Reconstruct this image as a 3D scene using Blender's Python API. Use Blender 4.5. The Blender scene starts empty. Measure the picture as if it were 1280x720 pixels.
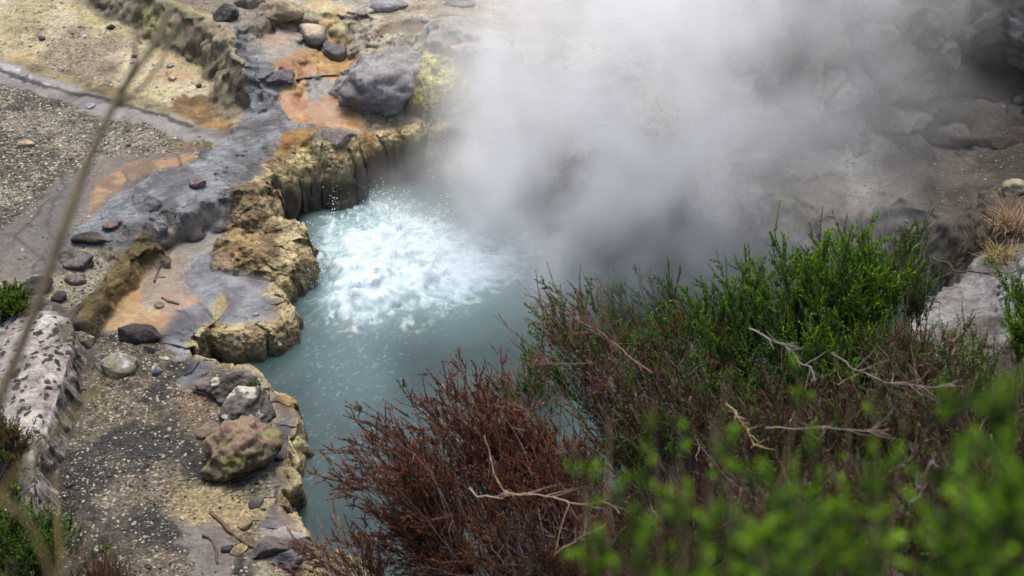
import bpy, math, random
import numpy as np
from mathutils import Vector, Matrix, noise as mnoise

scene = bpy.context.scene
COL = scene.collection
rng = np.random.default_rng(7)
random.seed(7)

# ------------------------------------------------------------------ camera
CAM = np.array([0.0, 0.0, 6.0])
PITCH = math.radians(33.0)
TAN = math.tan(math.radians(16.0))
FWD = np.array([0, math.cos(PITCH), -math.sin(PITCH)])
UP = np.array([0, math.sin(PITCH), math.cos(PITCH)])

cd = bpy.data.cameras.new("camera")
cam = bpy.data.objects.new("camera", cd)
COL.objects.link(cam)
cam.location = CAM
cam.rotation_euler = (math.pi / 2 - PITCH, 0, 0)
cd.sensor_width = 36
cd.lens = 18 / TAN
cd.clip_start = 0.05
cd.clip_end = 500
cd.dof.use_dof = True
cd.dof.focus_distance = 9.6
cd.dof.aperture_fstop = 3.0
scene.camera = cam


def ray(px, py):
    u = (px - 640) / 640 * TAN
    v = -(py - 360) / 640 * TAN
    return FWD + np.array([u, 0, 0]) + v * UP


def plane_at(px, py, z=0.0):
    d = ray(px, py)
    t = (z - CAM[2]) / d[2]
    return CAM + t * d


def depth_at(px, py, dist):
    """a point at a given forward distance from the viewing spot"""
    return CAM + dist * ray(px, py)


# ------------------------------------------------------------------ colour
def lin(c):
    c = np.asarray(c, dtype=float) / 255.0
    return np.where(c <= 0.04045, c / 12.92, ((c + 0.055) / 1.055) ** 2.4)


# ------------------------------------------------------------------ noise
def _h(ix, iy, iz, seed):
    n = (ix.astype(np.int64) * 374761393 + iy.astype(np.int64) * 668265263 + iz.astype(np.int64) * 2147483647 + seed * 1274126177) & 0xFFFFFFFF
    n = ((n ^ (n >> 13)) * 1274126177) & 0xFFFFFFFF
    n = ((n ^ (n >> 16)) * 2246822519) & 0xFFFFFFFF
    n = n ^ (n >> 15)
    return (n & 0xFFFFFF).astype(np.float32) / 16777215.0


def vn2(x, y, seed=0):
    ix = np.floor(x); iy = np.floor(y)
    fx = (x - ix).astype(np.float32); fy = (y - iy).astype(np.float32)
    ix = ix.astype(np.int64); iy = iy.astype(np.int64); z = np.zeros_like(ix)
    ux = fx * fx * fx * (fx * (fx * 6 - 15) + 10); uy = fy * fy * fy * (fy * (fy * 6 - 15) + 10)
    a = _h(ix, iy, z, seed); b = _h(ix + 1, iy, z, seed); c = _h(ix, iy + 1, z, seed); d = _h(ix + 1, iy + 1, z, seed)
    return a + (b - a) * ux + (c - a) * uy + (a - b - c + d) * ux * uy


def vn3(x, y, zc, seed=0):
    ix = np.floor(x); iy = np.floor(y); iz = np.floor(zc)
    fx = x - ix; fy = y - iy; fz = zc - iz
    ix = ix.astype(np.int64); iy = iy.astype(np.int64); iz = iz.astype(np.int64)
    s = lambda f: f * f * f * (f * (f * 6 - 15) + 10)
    ux, uy, uz = s(fx), s(fy), s(fz)
    r = 0
    for dz in (0, 1):
        wz = uz if dz else 1 - uz
        for dy in (0, 1):
            wy = uy if dy else 1 - uy
            for dx in (0, 1):
                wx = ux if dx else 1 - ux
                r = r + _h(ix + dx, iy + dy, iz + dz, seed) * wx * wy * wz
    return r


def fbm2(x, y, f, octv=4, seed=0, gain=0.5):
    """about -1..1"""
    r = 0; a = 1; s = 0
    for o in range(octv):
        r = r + a * (vn2(x * f + 17.3 * o, y * f - 9.1 * o, seed + o) * 2 - 1); s += a
        f *= 2.03; a *= gain
    return r / s * 1.4


def ridge2(x, y, f, octv=3, seed=0):
    r = 0; a = 1; s = 0
    for o in range(octv):
        r = r + a * (1 - np.abs(vn2(x * f + 5.3 * o, y * f + 3.7 * o, seed + o) * 2 - 1)); s += a
        f *= 2.1; a *= 0.5
    return r / s


def fbm3(p, f, octv=4, seed=0, gain=0.5):
    r = 0; a = 1; s = 0
    for o in range(octv):
        r = r + a * (vn3(p[:, 0] * f + 3 * o, p[:, 1] * f + 7 * o, p[:, 2] * f - 5 * o, seed + o) * 2 - 1); s += a
        f *= 2.03; a *= gain
    return r / s * 1.4


def worley2(x, y, f, seed=0):
    X = x * f; Y = y * f
    ix = np.floor(X).astype(np.int64); iy = np.floor(Y).astype(np.int64)
    best = np.full(X.shape, 9.0, np.float32); cell = np.zeros(X.shape, np.float32)
    z = np.zeros_like(ix)
    for dx in (-1, 0, 1):
        for dy in (-1, 0, 1):
            cx = ix + dx; cy = iy + dy
            d = (cx + _h(cx, cy, z, seed) - X) ** 2 + (cy + _h(cx, cy, z, seed + 1) - Y) ** 2
            m = d < best
            best = np.where(m, d, best); cell = np.where(m, _h(cx, cy, z, seed + 2), cell)
    return np.sqrt(best), cell


def worley3(p, f, seed):
    q = p * f; i0 = np.floor(q).astype(np.int64)
    f1 = np.full(len(p), 9.0); f2 = np.full(len(p), 9.0); cell = np.zeros(len(p))
    for dx in (-1, 0, 1):
        for dy in (-1, 0, 1):
            for dz in (-1, 0, 1):
                c = i0 + np.array([dx, dy, dz])
                d = sum((c[:, k_] + _h(c[:, 0], c[:, 1], c[:, 2], seed + k_) - q[:, k_]) ** 2 for k_ in range(3)) ** .5
                lt = d < f1
                f2 = np.where(lt, f1, np.minimum(f2, d)); cell = np.where(lt, _h(c[:, 0], c[:, 1], c[:, 2], seed + 7), cell); f1 = np.where(lt, d, f1)
    return f1, f2, cell

def sstep(a, b, x):
    t = np.clip((x - a) / (b - a), 0, 1)
    return t * t * (3 - 2 * t)


def sdf_poly(P, X, Y):
    """signed distance, positive inside"""
    P = np.asarray(P, dtype=float)
    n = len(P); d = np.full(X.shape, 1e9); inside = np.zeros(X.shape, bool)
    for i in range(n):
        a = P[i]; b = P[(i + 1) % n]
        e = b - a; L = max(e @ e, 1e-12)
        wx = X - a[0]; wy = Y - a[1]
        t = np.clip((wx * e[0] + wy * e[1]) / L, 0, 1)
        d = np.minimum(d, (wx - t * e[0]) ** 2 + (wy - t * e[1]) ** 2)
        c = ((a[1] <= Y) & (b[1] > Y)) | ((b[1] <= Y) & (a[1] > Y))
        xi = a[0] + (Y - a[1]) / (e[1] if abs(e[1]) > 1e-12 else 1e-12) * e[0]
        inside ^= c & (X < xi)
    d = np.sqrt(d)
    return np.where(inside, d, -d)


def dist_line(P, X, Y):
    P = np.asarray(P, dtype=float); d = np.full(X.shape, 1e9)
    for i in range(len(P) - 1):
        a = P[i]; e = P[i + 1] - a; L = max(e @ e, 1e-12)
        wx = X - a[0]; wy = Y - a[1]
        t = np.clip((wx * e[0] + wy * e[1]) / L, 0, 1)
        d = np.minimum(d, (wx - t * e[0]) ** 2 + (wy - t * e[1]) ** 2)
    return np.sqrt(d)




# ------------------------------------------------------------------ mesh and node helpers
def mesh_np(name, verts, faces, mat=None, parent=None, col=None, attrs=None, smooth=True, link=True):
    """faces: (n,3) or (n,4) int array, or list of such arrays"""
    verts = np.ascontiguousarray(verts, dtype=np.float32)
    fl = faces if isinstance(faces, list) else [faces]
    fl = [np.asarray(f, dtype=np.int32) for f in fl if len(f)]
    me = bpy.data.meshes.new(name)
    me.vertices.add(len(verts)); me.vertices.foreach_set("co", verts.ravel())
    loops = np.concatenate([f.ravel() for f in fl])
    tot = np.concatenate([np.full(len(f), f.shape[1], np.int32) for f in fl])
    start = np.concatenate([[0], np.cumsum(tot)[:-1]]).astype(np.int32)
    me.loops.add(len(loops)); me.loops.foreach_set("vertex_index", loops)
    me.polygons.add(len(tot)); me.polygons.foreach_set("loop_start", start); me.polygons.foreach_set("loop_total", tot)
    if smooth:
        me.polygons.foreach_set("use_smooth", np.ones(len(tot), bool))
    me.update(calc_edges=True)
    if col is not None:
        a = me.attributes.new("Col", 'FLOAT_COLOR', 'POINT')
        c = np.ones((len(verts), 4), np.float32); c[:, :3] = col
        a.data.foreach_set("color", c.ravel())
    for k, v in (attrs or {}).items():
        a = me.attributes.new(k, 'FLOAT', 'POINT')
        a.data.foreach_set("value", np.ascontiguousarray(v, dtype=np.float32).ravel())
    if mat:
        me.materials.append(mat)
    o = bpy.data.objects.new(name, me)
    if link:
        COL.objects.link(o)
    if parent:
        o.parent = parent
    return o


def tag(o, label=None, cat=None, group=None, kind=None):
    if label: o["label"] = label
    if cat: o["category"] = cat
    if group: o["group"] = group
    if kind: o["kind"] = kind
    return o


def empty(name, loc, label, cat, group=None):
    o = bpy.data.objects.new(name, None)
    COL.objects.link(o); o.location = loc
    o.empty_display_size = 0.1
    return tag(o, label, cat, group)


class NT:
    """small node-tree builder"""
    def __init__(self, name, world=False):
        self.m = bpy.data.materials.new(name); self.m.use_nodes = True
        self.t = self.m.node_tree; self.t.nodes.clear()
        self.out = self.t.nodes.new("ShaderNodeOutputMaterial")

    def n(self, typ, inp=None, **props):
        nd = self.t.nodes.new(typ)
        for k, v in props.items():
            setattr(nd, k, v)
        for k, v in (inp or {}).items():
            self.put(nd.inputs[k], v)
        return nd

    def put(self, sock, v):
        if hasattr(v, "is_output"):
            self.t.links.new(v, sock)
        elif hasattr(v, "outputs"):
            self.t.links.new(v.outputs[0], sock)
        else:
            sock.default_value = v

    def math(self, op, a, b=0.0, c=0.0, clamp=False):
        nd = self.t.nodes.new("ShaderNodeMath"); nd.operation = op; nd.use_clamp = clamp
        self.put(nd.inputs[0], a); self.put(nd.inputs[1], b)
        if op in ('MULTIPLY_ADD', 'SMOOTH_MIN', 'SMOOTH_MAX'):
            self.put(nd.inputs[2], c)
        return nd.outputs[0]

    def attr(self, name):
        return self.n("ShaderNodeAttribute", attribute_name=name)

    def noise(self, scale, detail=4, rough=0.55, vec=None, dist=0.0):
        nd = self.n("ShaderNodeTexNoise", {"Scale": scale, "Detail": detail, "Roughness": rough, "Distortion": dist})
        if vec is not None: self.put(nd.inputs["Vector"], vec)
        return nd

    def mapr(self, v, a, b, c, d, smooth=False):
        nd = self.n("ShaderNodeMapRange", {"Value": v, "From Min": a, "From Max": b, "To Min": c, "To Max": d})
        if smooth: nd.interpolation_type = 'SMOOTHSTEP'
        return nd.outputs[0]

    def mix(self, fac, a, b, blend='MIX'):
        nd = self.t.nodes.new("ShaderNodeMix"); nd.data_type = 'RGBA'; nd.blend_type = blend
        self.put(nd.inputs[0], fac); self.put(nd.inputs[6], a); self.put(nd.inputs[7], b)
        return nd.outputs[2]

    def geo(self):
        return self.n("ShaderNodeTexCoord").outputs["Object"]

    def surf(self, s):
        self.put(self.out.inputs["Surface"], s); return self.m


def rgba(c):
    l = lin(c); return (float(l[0]), float(l[1]), float(l[2]), 1.0)


# ------------------------------------------------------------------ light
SUN_EL, SUN_AZ = math.radians(74), math.radians(0)   # azimuth measured from +y towards +x
w = bpy.data.worlds.new("World"); scene.world = w; w.use_nodes = True
nt = w.node_tree
bg = nt.nodes["Background"]
sky = nt.nodes.new("ShaderNodeTexSky"); sky.sky_type = 'NISHITA'; sky.sun_disc = False
sky.sun_elevation = SUN_EL; sky.sun_rotation = SUN_AZ
sky.air_density = 1.0; sky.dust_density = 4.0; sky.ozone_density = 1.0
nt.links.new(sky.outputs[0], bg.inputs[0]); bg.inputs[1].default_value = 0.10
sl = bpy.data.lights.new("sun", 'SUN'); sl.energy = 1.5; sl.angle = math.radians(28); sl.color = (1.0, 0.955, 0.89)
so = bpy.data.objects.new("sun", sl); COL.objects.link(so)
dvec = Vector((math.sin(SUN_AZ) * math.cos(SUN_EL), math.cos(SUN_AZ) * math.cos(SUN_EL), math.sin(SUN_EL)))
so.rotation_euler = dvec.to_track_quat('Z', 'Y').to_euler()
so.location = (0, 0, 20)

scene.view_settings.view_transform = 'Standard'
scene.view_settings.look = 'None'
scene.view_settings.gamma = 1
scene.view_settings.exposure = 1.22
scene.cycles.use_denoising = True
try:
    scene.cycles.denoiser = 'OPENIMAGEDENOISE'
except Exception:
    pass
scene.cycles.max_bounces = 6
scene.cycles.volume_bounces = 2
scene.cycles.transparent_max_bounces = 8
scene.cycles.use_adaptive_sampling = True
scene.cycles.adaptive_threshold = 0.02
# ------------------------------------------------------------------ the terrain: one sheet from the bank under the viewer to the horizon
def axis(lo, hi, step, far_lo, far_hi, mid=None):
    core = np.arange(lo, hi, step)
    a = []; x = lo; s = step
    while x > far_lo:
        s = min(s * 1.12, 6.0); x -= s
        if mid and x > mid[0]: s = min(s, mid[1])
        a.append(x)
    b = []; x = core[-1]; s = step
    while x < far_hi:
        s = min(s * 1.12, 6.0); x += s; b.append(x)
    return np.concatenate([a[::-1], core, b])

xs = axis(-3.9, 3.9, 0.0115, -90, 90)
ys = axis(6.3, 13.0, 0.0115, -60, 120, mid=(0.0, 0.05))
NX, NY = len(xs), len(ys)
X, Y = np.meshgrid(xs, ys)

# wandering of outlines
WX = X + 0.05 * fbm2(X, Y, 2.3, 3, 11) + 0.016 * fbm2(X, Y, 13, 2, 15)
WY = Y + 0.05 * fbm2(X, Y, 2.3, 3, 21) + 0.016 * fbm2(X, Y, 13, 2, 25)

def ZS(z):
    return float(np.interp(z, [-1, .22, .60, 2.0], [-1, .22, .455, 2.05]))


def G(pts, z):
    """photo-traced outline carried to its real height on the ground"""
    return np.array([plane_at(p[0], p[1], ZS(p[2] if len(p) > 2 else z))[:2] for p in pts])

# --- broad land height from measured spots (photo x, photo y, height) and ground spots (x, y, height)
cp = []
for p in [(60, 690, .17), (200, 650, .16), (300, 700, .16), (200, 520, .17), (100, 500, .19), (250, 470, .18), (150, 440, .22),
          (330, 560, .16), (350, 640, .15), (380, 690, .15), (440, 690, .12),
          (50, 270, .5), (150, 220, .5), (20, 200, .55), (100, 170, .55), (90, 320, .46), (-80, 250, .55), (-60, 360, .5), (40, 350, .48),
          (0, 60, .62), (150, 80, .6), (250, 100, .58), (60, 10, .7), (170, 10, .7), (-100, 40, .65), (80, 120, .55), (270, 160, .5),
          (400, 30, .8), (550, 40, .8), (300, 5, .85), (620, 60, .75), (640, 140, .5), (390, 110, .55), (500, 150, .55), (480, 110, .6),
          (400, 190, .38), (450, 180, .40), (230, 240, .55), (320, 180, .55), (200, 350, .22), (300, 360, .24), (330, 290, .28), (235, 430, .2),
          (720, 190, .3), (850, 240, .26), (920, 260, .25), (1000, 270, .25), (1080, 295, .22), (1180, 260, .45), (1260, 240, .7),
          (1250, 330, .62), (1200, 370, .5), (1150, 220, .5), (900, 180, .45), (1160, 340, .3), (1340, 300, .9), (760, 60, .8), (840, 120, .6)]:
    q = plane_at(p[0], p[1], ZS(p[2])); cp.append((q[0], q[1], ZS(p[2])))
for p in [(1100, 165, .45), (1180, 140, .45), (1250, 125, .45), (1300, 150, .48), (1380, 200, .55), (1000, 170, .42), (920, 165, .42), (1240, 90, .45), (1330, 110, .5), (1120, 110, .45)]:
    q = plane_at(*p); cp.append((q[0], q[1], p[2]))
for p in [(0.2, 6.1, .22), (0, 5.2, .75), (0, 4, 1.75), (0, 3, 2.65), (0, 1.5, 3.9), (0, 0, 4.4), (0, -5, 4.5), (2.0, 7.9, .3), (1.2, 7.2, .25),
          (1.4, 6.4, .65), (1.5, 5.2, 1.3), (1.5, 4, 2.1), (1.5, 2, 3.4), (3, 7.2, .95), (3, 6, 1.4), (3, 5, 1.9), (3, 3, 3), (3, 0, 4.4), (3.2, 8.6, .8), (2.4, 6.6, .85),
          (5, 8, 2.2), (6, 5, 3), (-1, 5.8, .2), (-1, 4.5, 1.3), (-1, 3, 2.6), (-2, 6.3, .22), (-2, 5.3, .75), (-2, 3, 2.6), (-1.5, 1, 4.1), (-3, 6.6, .35),
          (-3.4, 5, 1.2), (-4, 2, 3.4), (-4, 8, .8), (-5, 11, .9), (-5, 13, 1.1), (0, 13.5, .9), (3, 13, 1.6), (-3, 14, 1.0), (6, 12, 2.5), (-12, 12, 1.8), (0, 25, 2.5), (15, 18, 5), (12, 4, 4.5), (-12, 2, 4.2), (-20, 30, 4), (30, 40, 8)]:
    cp.append(p)
cp = np.array(cp)
num = np.zeros_like(X); den = np.zeros_like(X)
for a, b, c in cp:
    wgt = 1.0 / ((WX - a) ** 2 + (WY - b) ** 2 + 0.03) ** 2
    num += wgt * c; den += wgt
H = num / den
H += 0.02 * fbm2(X, Y, 2.5, 4, 31)

# --- the pool outline (top edge of its rim)
POOL = [(370, 224, .36), (385, 219, .36), (405, 215, .36), (425, 217, .36), (442, 217, .36), (452, 204, .37), (470, 190, .38), (500, 179, .38), (530, 172, .38), (560, 182, .38), (600, 188, .35),
        (650, 200, .32), (690, 222, .28), (740, 222, .26), (790, 214, .26), (815, 222, .26), (838, 240, .26), (862, 262, .25), (890, 282, .25), (925, 284, .22),
        (960, 296, .15), (1000, 318, .12), (1060, 318, .12), (1110, 332, .12), (1135, 348, .12), (1120, 376, .1), (1050, 420, .1), (960, 462, .1), (870, 505, .1), (790, 560, .1), (715, 620, .1), (650, 672, .1),
        (580, 720, .1), (530, 722, .1), (490, 700, .12), (440, 676, .14), (400, 678, .18), (384, 668, .14), (374, 640, .14), (374, 600, .14), (381, 562, .15), (369, 520, .15), (352, 478, .16), (336, 458, .16), (314, 452, .16), (284, 456, .17),
        (256, 448, .18), (250, 432, .2), (262, 415, .21), (290, 420, .22), (320, 412, .22), (348, 404, .22), (368, 390, .22), (383, 380, .22), (381, 362, .24), (362, 348, .26), (366, 334, .28), (388, 318, .3), (386, 296, .32), (374, 276, .36),
        (372, 262, .44), (357, 246, .46), (352, 232, .45), (358, 222, .42)]
PG = G(POOL, 0)
dland = -sdf_poly(PG, WX, WY)                         # positive on land
scal = 0.008 * (vn2(X * 17, Y * 17, 41) * 2 - 1) + 0.015 * (vn2(X * 6, Y * 6, 42) * 2 - 1)
wsc, _c = worley2(X + .01 * vn2(X * 30, Y * 30, 45), Y, 18, 44)
scal = scal + .02 * (.45 - wsc) * sstep(.35, .1, np.abs(dland))
dl = dland + scal

# albedo, with its sub-masks
C = np.zeros((NY, NX, 3)); WET = np.zeros_like(X); POP = np.zeros_like(X); GRAV = np.zeros_like(X); RIP = np.zeros_like(X)
n1 = fbm2(X, Y, 3.1, 5, 51); n2 = fbm2(X, Y, 9, 4, 61); n3 = fbm2(X, Y, 28, 3, 71); nb = fbm2(X, Y, 1.2, 4, 81)
n4 = fbm2(X + 3, Y, 5, 4, 91)


def lay(mask, c1, c2=None, t=None, wet=None, pop=None, grav=None, rip=None):
    c1 = lin(c1); c2 = c1 if c2 is None else lin(c2)
    if t is None: t = sstep(-.6, .6, n2 + 0.5 * n3)
    cc = c1 + (c2 - c1) * t[..., None]
    m = mask[..., None]
    C[:] = C * (1 - m) + cc * m
    for arr, v in ((WET, wet), (POP, pop), (GRAV, grav), (RIP, rip)):
        arr[:] = arr * (1 - mask) + (0 if v is None else v) * mask


def zone(pts, z, soft=0.05, grow=0.0, nz=0.042):
    P = G(pts, z)
    lo = P.min(0) - 0.5; hi = P.max(0) + 0.5
    j0, j1 = np.searchsorted(xs, [lo[0], hi[0]]); i0, i1 = np.searchsorted(ys, [lo[1], hi[1]])
    s = np.full(X.shape, -9.0)
    sl_ = (slice(i0, i1), slice(j0, j1))
    s[sl_] = sdf_poly(P, WX[sl_], WY[sl_]) + grow + nz * n2[sl_]
    return s


def soft(s, e=0.05):
    return sstep(-e * .6, e * .6, s)

# base: dry tan gravel, then zones far to near
lay(np.ones_like(X), (150, 140, 115), (120, 112, 95), grav=.6)
# litter-covered near bank
bank = sstep(8.6, 7.6, Y - 0.45 * np.clip(X, -1, 3)) * sstep(-0.9, -0.3, X + 0.2 * n1) + sstep(6.2, 5.8, Y) * (X <= 0.3)
bank = np.clip(bank, 0, 1)
# back terrace and right flats, pale
s = zone([(300, -200), (1500, -200), (1500, 330), (1150, 420), (1100, 330), (930, 300), (840, 240), (640, 200), (540, 160), (640, 60), (560, 55), (440, 60), (350, 60), (300, 30)], .6)
lay(soft(s, .1), (232, 222, 198), (206, 196, 170), t=sstep(-.5, .5, n1), grav=.3)
s = zone([(430, 55), (700, 50), (720, 140), (560, 150), (440, 90)], .75); lay(soft(s, .12), (160, 146, 122), (140, 126, 100), t=sstep(-.6, .6, n1), grav=.3)
s = zone([(340, -260), (760, -260), (730, 30), (640, 66), (540, 60), (430, 40), (360, 50)], .8); lay(soft(s, .16), (184, 172, 148), (150, 138, 116), t=sstep(-.4, .5, n1 + .5 * n2), grav=.3)
s = zone([(470, 20), (640, 20), (640, 38), (470, 34)], .8); lay(soft(s, .05) * .8, (140, 118, 90), (120, 100, 78))
s = zone([(380, -20), (420, -10), (430, 14), (400, 20)], .85); lay(soft(s, .1) * .8, (190, 185, 120), (200, 160, 100))
# upper-left slope
s = zone([(-300, -250), (330, -250), (300, 60), (300, 140), (285, 165), (160, 132), (0, 92), (-300, 20)], .62)
ul = soft(s, .04)
lay(ul, (192, 178, 144), (172, 160, 118), t=sstep(-.5, .5, n1), grav=.35)
lay(ul * sstep(.1, .7, n4) * .7, (186, 180, 118), (170, 158, 92))
lay(ul * sstep(.25, .8, fbm2(X, Y, 2.2, 4, 97)) * .7, (196, 160, 110), (180, 140, 90))
s = zone([(40, 90), (60, 60), (110, 45), (155, 62), (130, 75), (150, 95), (120, 118), (70, 110)], .6); lay(soft(s, .08) * .75, (142, 128, 104), (118, 106, 88), grav=.5)
s = zone([(0, 85), (60, 82), (160, 122), (285, 150), (280, 165), (160, 135), (0, 100)], .56); lay(soft(s, .05) * .8, (150, 138, 96), (112, 100, 70))
s = zone([(205, 130), (290, 120), (296, 140), (280, 162), (225, 150)], .52); lay(soft(s, .04) * .9, (172, 130, 58), (112, 84, 44), t=sstep(-.4, .4, n2 + n3 * .5))
# mid-left gravel
s = zone([(-300, 60), (0, 104), (130, 142), (215, 168), (275, 178), (262, 192), (215, 200), (120, 205), (70, 240), (0, 300), (-300, 420)], .55)
lay(soft(s, .05), (130, 122, 106), (82, 76, 66), t=sstep(-.35, .45, n1 + .4 * n3 + .4 * n2), grav=1)
# stream
STREAM = G([(-120, 78), (-20, 98), (50, 112), (110, 130), (160, 148), (215, 158), (262, 168), (290, 172)], .52)
ds = dist_line(STREAM, WX, WY)
lay(sstep(.13, .07, ds + .03 * n2), (146, 140, 134), (118, 108, 98), wet=.6)
s = zone([(-30, 86), (30, 97), (68, 109), (66, 115), (20, 107), (-30, 98)], .53); lay(soft(s, .03) * sstep(-.5, .1, n3 + n2), (206, 204, 210), (170, 166, 172), wet=.4)
lay(sstep(.035, .012, dist_line(G([(-40, 92), (30, 103), (66, 112), (110, 122), (165, 139), (230, 152)], .55), WX, WY) + .01 * n3) * .8, (58, 50, 38), (40, 36, 30))  # shade of the undercut far bank, painted as a dark band
s = zone([(208, 172), (258, 172), (276, 186), (268, 200), (240, 198), (205, 186)], .53); lay(soft(s, .04) * .85, (120, 96, 50), (80, 66, 40), t=sstep(-.4, .4, n3 + n2), grav=.4, wet=.3)
# wet mud
s = zone([(-200, 330), (0, 288), (60, 238), (110, 202), (200, 192), (250, 186), (246, 205), (140, 250), (105, 285), (95, 315), (50, 345), (0, 350)], .5)
lay(soft(s, .05), (112, 98, 82), (92, 84, 76), t=sstep(-.5, .5, n1), wet=.55, grav=.2)
s = zone([(100, 268), (110, 238), (150, 212), (200, 198), (246, 190), (244, 202), (215, 214), (165, 226), (135, 246), (112, 270)], .5); lay(soft(s, .04) * .85, (170, 130, 78), (124, 94, 62), t=sstep(-.4, .4, n2 + n1), wet=.45)
for ln in ([(20, 300), (50, 262), (80, 235), (70, 215)], [(95, 310), (65, 290), (55, 270), (75, 245)], [(30, 340), (60, 310), (90, 318)], [(5, 290), (40, 300), (65, 335)], [(152, 215), (158, 230)], [(218, 195), (222, 212)]):
    lay(sstep(.016, .004, dist_line(G(ln, .5), WX, WY)) * .75, (48, 42, 38), wet=.5)
# lower gravel
s = zone([(60, 430), (110, 400), (210, 420), (262, 430), (300, 470), (320, 640), (300, 760), (-100, 800), (20, 620)], .2)
lay(soft(s, .06), (108, 97, 78), (52, 50, 48), t=sstep(-.35, .45, n1 + .5 * n4 + .3 * n2), grav=.9)
s = zone([(225, 605), (275, 598), (330, 620), (300, 655), (235, 660), (215, 640)], .2); lay(soft(s, .09) * .8, (172, 152, 104), (150, 132, 92), grav=.6)
s = zone([(225, 480), (265, 470), (280, 520), (255, 560), (235, 530)], .22); lay(soft(s, .1) * .55, (150, 112, 74), (128, 110, 80), grav=.5)
s = zone([(225, 655), (262, 645), (290, 680), (290, 760), (225, 760)], .2); lay(soft(s, .03) * .85, (128, 120, 112), (112, 102, 94), wet=.2)
# upper orange pond
s = zone([(345, 96), (372, 72), (440, 72), (434, 100), (446, 140), (452, 156), (380, 158), (352, 140), (342, 120)], .55)
opond = soft(s, .03)
oh = sstep(-.3, .06, s); H = H * (1 - oh) + ZS(.535) * oh
lay(opond, (196, 150, 98), (172, 118, 68), t=sstep(-.35, .35, n1 + .6 * n2), wet=.6)
s = zone([(372, 72), (440, 72), (436, 98), (400, 104), (372, 92)], .55); lay(soft(s, .05) * .9, (204, 168, 96), (178, 134, 66), wet=.3)
s = zone([(380, 116), (388, 106), (430, 104), (434, 118), (410, 122), (398, 128), (384, 124)], .55); lay(soft(s, .015), (148, 146, 138), (142, 138, 126), wet=.9)
s = zone([(390, 130), (428, 124), (430, 150), (392, 152)], .55); lay(soft(s, .05) * .7, (186, 156, 124), (168, 132, 98), wet=.7)
s = zone([(428, 96), (440, 92), (450, 150), (440, 152), (434, 130)], .55); lay(soft(s, .03) * .8, (186, 146, 82), (160, 120, 66))
# pale-grey flat beside the pond top
s = zone([(296, 40), (345, 22), (370, 40), (390, 70), (372, 78), (346, 96), (320, 110), (300, 90)], .62)
lay(soft(s, .04), (140, 142, 142), (166, 158, 142), t=sstep(-.4, .4, n1 + .4 * n2), wet=.35, rip=.7)
s = zone([(330, 55), (360, 48), (372, 70), (340, 78)], .62); lay(soft(s, .06) * .6, (190, 158, 132), (180, 140, 112))

# --- back terrace bank with draped face
FL = zone([(292, 60), (300, 36), (345, 22), (372, 40), (388, 70), (370, 78), (348, 94), (322, 108), (304, 96)], .72, nz=.02)
H = H + (np.maximum(H, ZS(.72) - .10 * sstep(10.9, 10.3, Y)) - H) * sstep(-.32, .14, FL)
TER = [(60, -120), (140, -22), (186, -6), (214, 6), (240, 18), (268, 30), (288, 52), (300, 78), (322, 66), (330, 40), (344, 10), (420, -60), (400, -160), (60, -200)]
s = zone(TER, .84, nz=.02) + .025 * (vn2((X + .6 * Y) * 13, (Y - X) * 2.5, 101) * 2 - 1)
tm = sstep(-.22, .0, s) * np.clip(1 - sstep(-.05, .12, FL) * .9, 0, 1)
up = sstep(-.02, .35, s)
drop = sstep(.05, .16, ZS(.84) - H)
H = H + (np.maximum(H, ZS(.84)) - H) * tm
face = sstep(-.25, -.18, s) * sstep(.05, -.03, s) * sstep(.04, -.04, FL) * drop
streak = vn2((X * .8 + .6 * Y) * 26, (Y * .8 - X * .6) * 3, 105)
lay(face, (156, 144, 112), (116, 106, 82), t=streak)
lay(face * sstep(.55, .8, vn2((X * .8 + .6 * Y) * 15, (Y * .8 - X * .6) * 2, 107)), (150, 146, 96), (140, 128, 84))
lay(sstep(.0, .06, s) * .9, (150, 140, 118), (120, 112, 98), t=sstep(-.5, .5, n1), grav=.4)

# --- the grey sinter flow (ridge)
RIDGE = [(298, 66), (318, 78), (335, 96), (348, 124), (352, 142), (382, 158), (446, 158), (452, 172), (436, 180), (412, 172), (372, 176), (350, 180), (338, 196), (334, 214), (316, 236), (300, 246), (276, 262), (250, 272), (222, 284), (196, 300), (178, 306), (160, 300), (140, 296),
         (112, 298), (88, 296), (92, 276), (112, 258), (136, 240), (168, 230), (190, 216), (226, 206), (246, 196), (262, 184), (276, 172), (292, 150), (302, 128), (304, 106), (294, 84)]
RH = .58
s = zone(RIDGE, RH, nz=.012)
flut = .03 * (vn2(X * 22, Y * 22, 111) * 2 - 1)
rm = sstep(-.10, .07, s + flut * .5)
rid_h = ZS(RH) + .02 * fbm2(X, Y, 5, 3, 112) - .08 * sstep(.3, .0, s) * sstep(10.3, 9.2, Y)
wr = ridge2(X * 1.0 + .7 * Y, (Y - .7 * X) * 2.2, 9, 3, 113)
drop = sstep(.05, .13, rid_h - H)
H = H + (np.maximum(H, rid_h + .012 * wr) - H) * rm
RS = s
lay(sstep(-.01, .025, s - .04 * drop), (144, 147, 150), (104, 102, 102), t=sstep(-.4, .5, n2 + .5 * n1 + .5 * n3), wet=.4, rip=1)
lay(sstep(-.01, .025, s) * sstep(.2, .8, n4) * .7, (166, 170, 174), (140, 140, 140), wet=.35, rip=1)
dr = sstep(-.17, -.10, s) * sstep(.06, .01, s + .4 * flut) * drop
lay(dr, (104, 88, 74), (76, 66, 58), t=vn2(X * 24, Y * 24, 115), pop=.7)
s2 = zone([(350, 176), (330, 196), (318, 226), (300, 240), (258, 262), (262, 276), (310, 262), (360, 240), (368, 200)], .55)
ym = soft(s2, .04) * sstep(.10, .03, RS)
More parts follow.
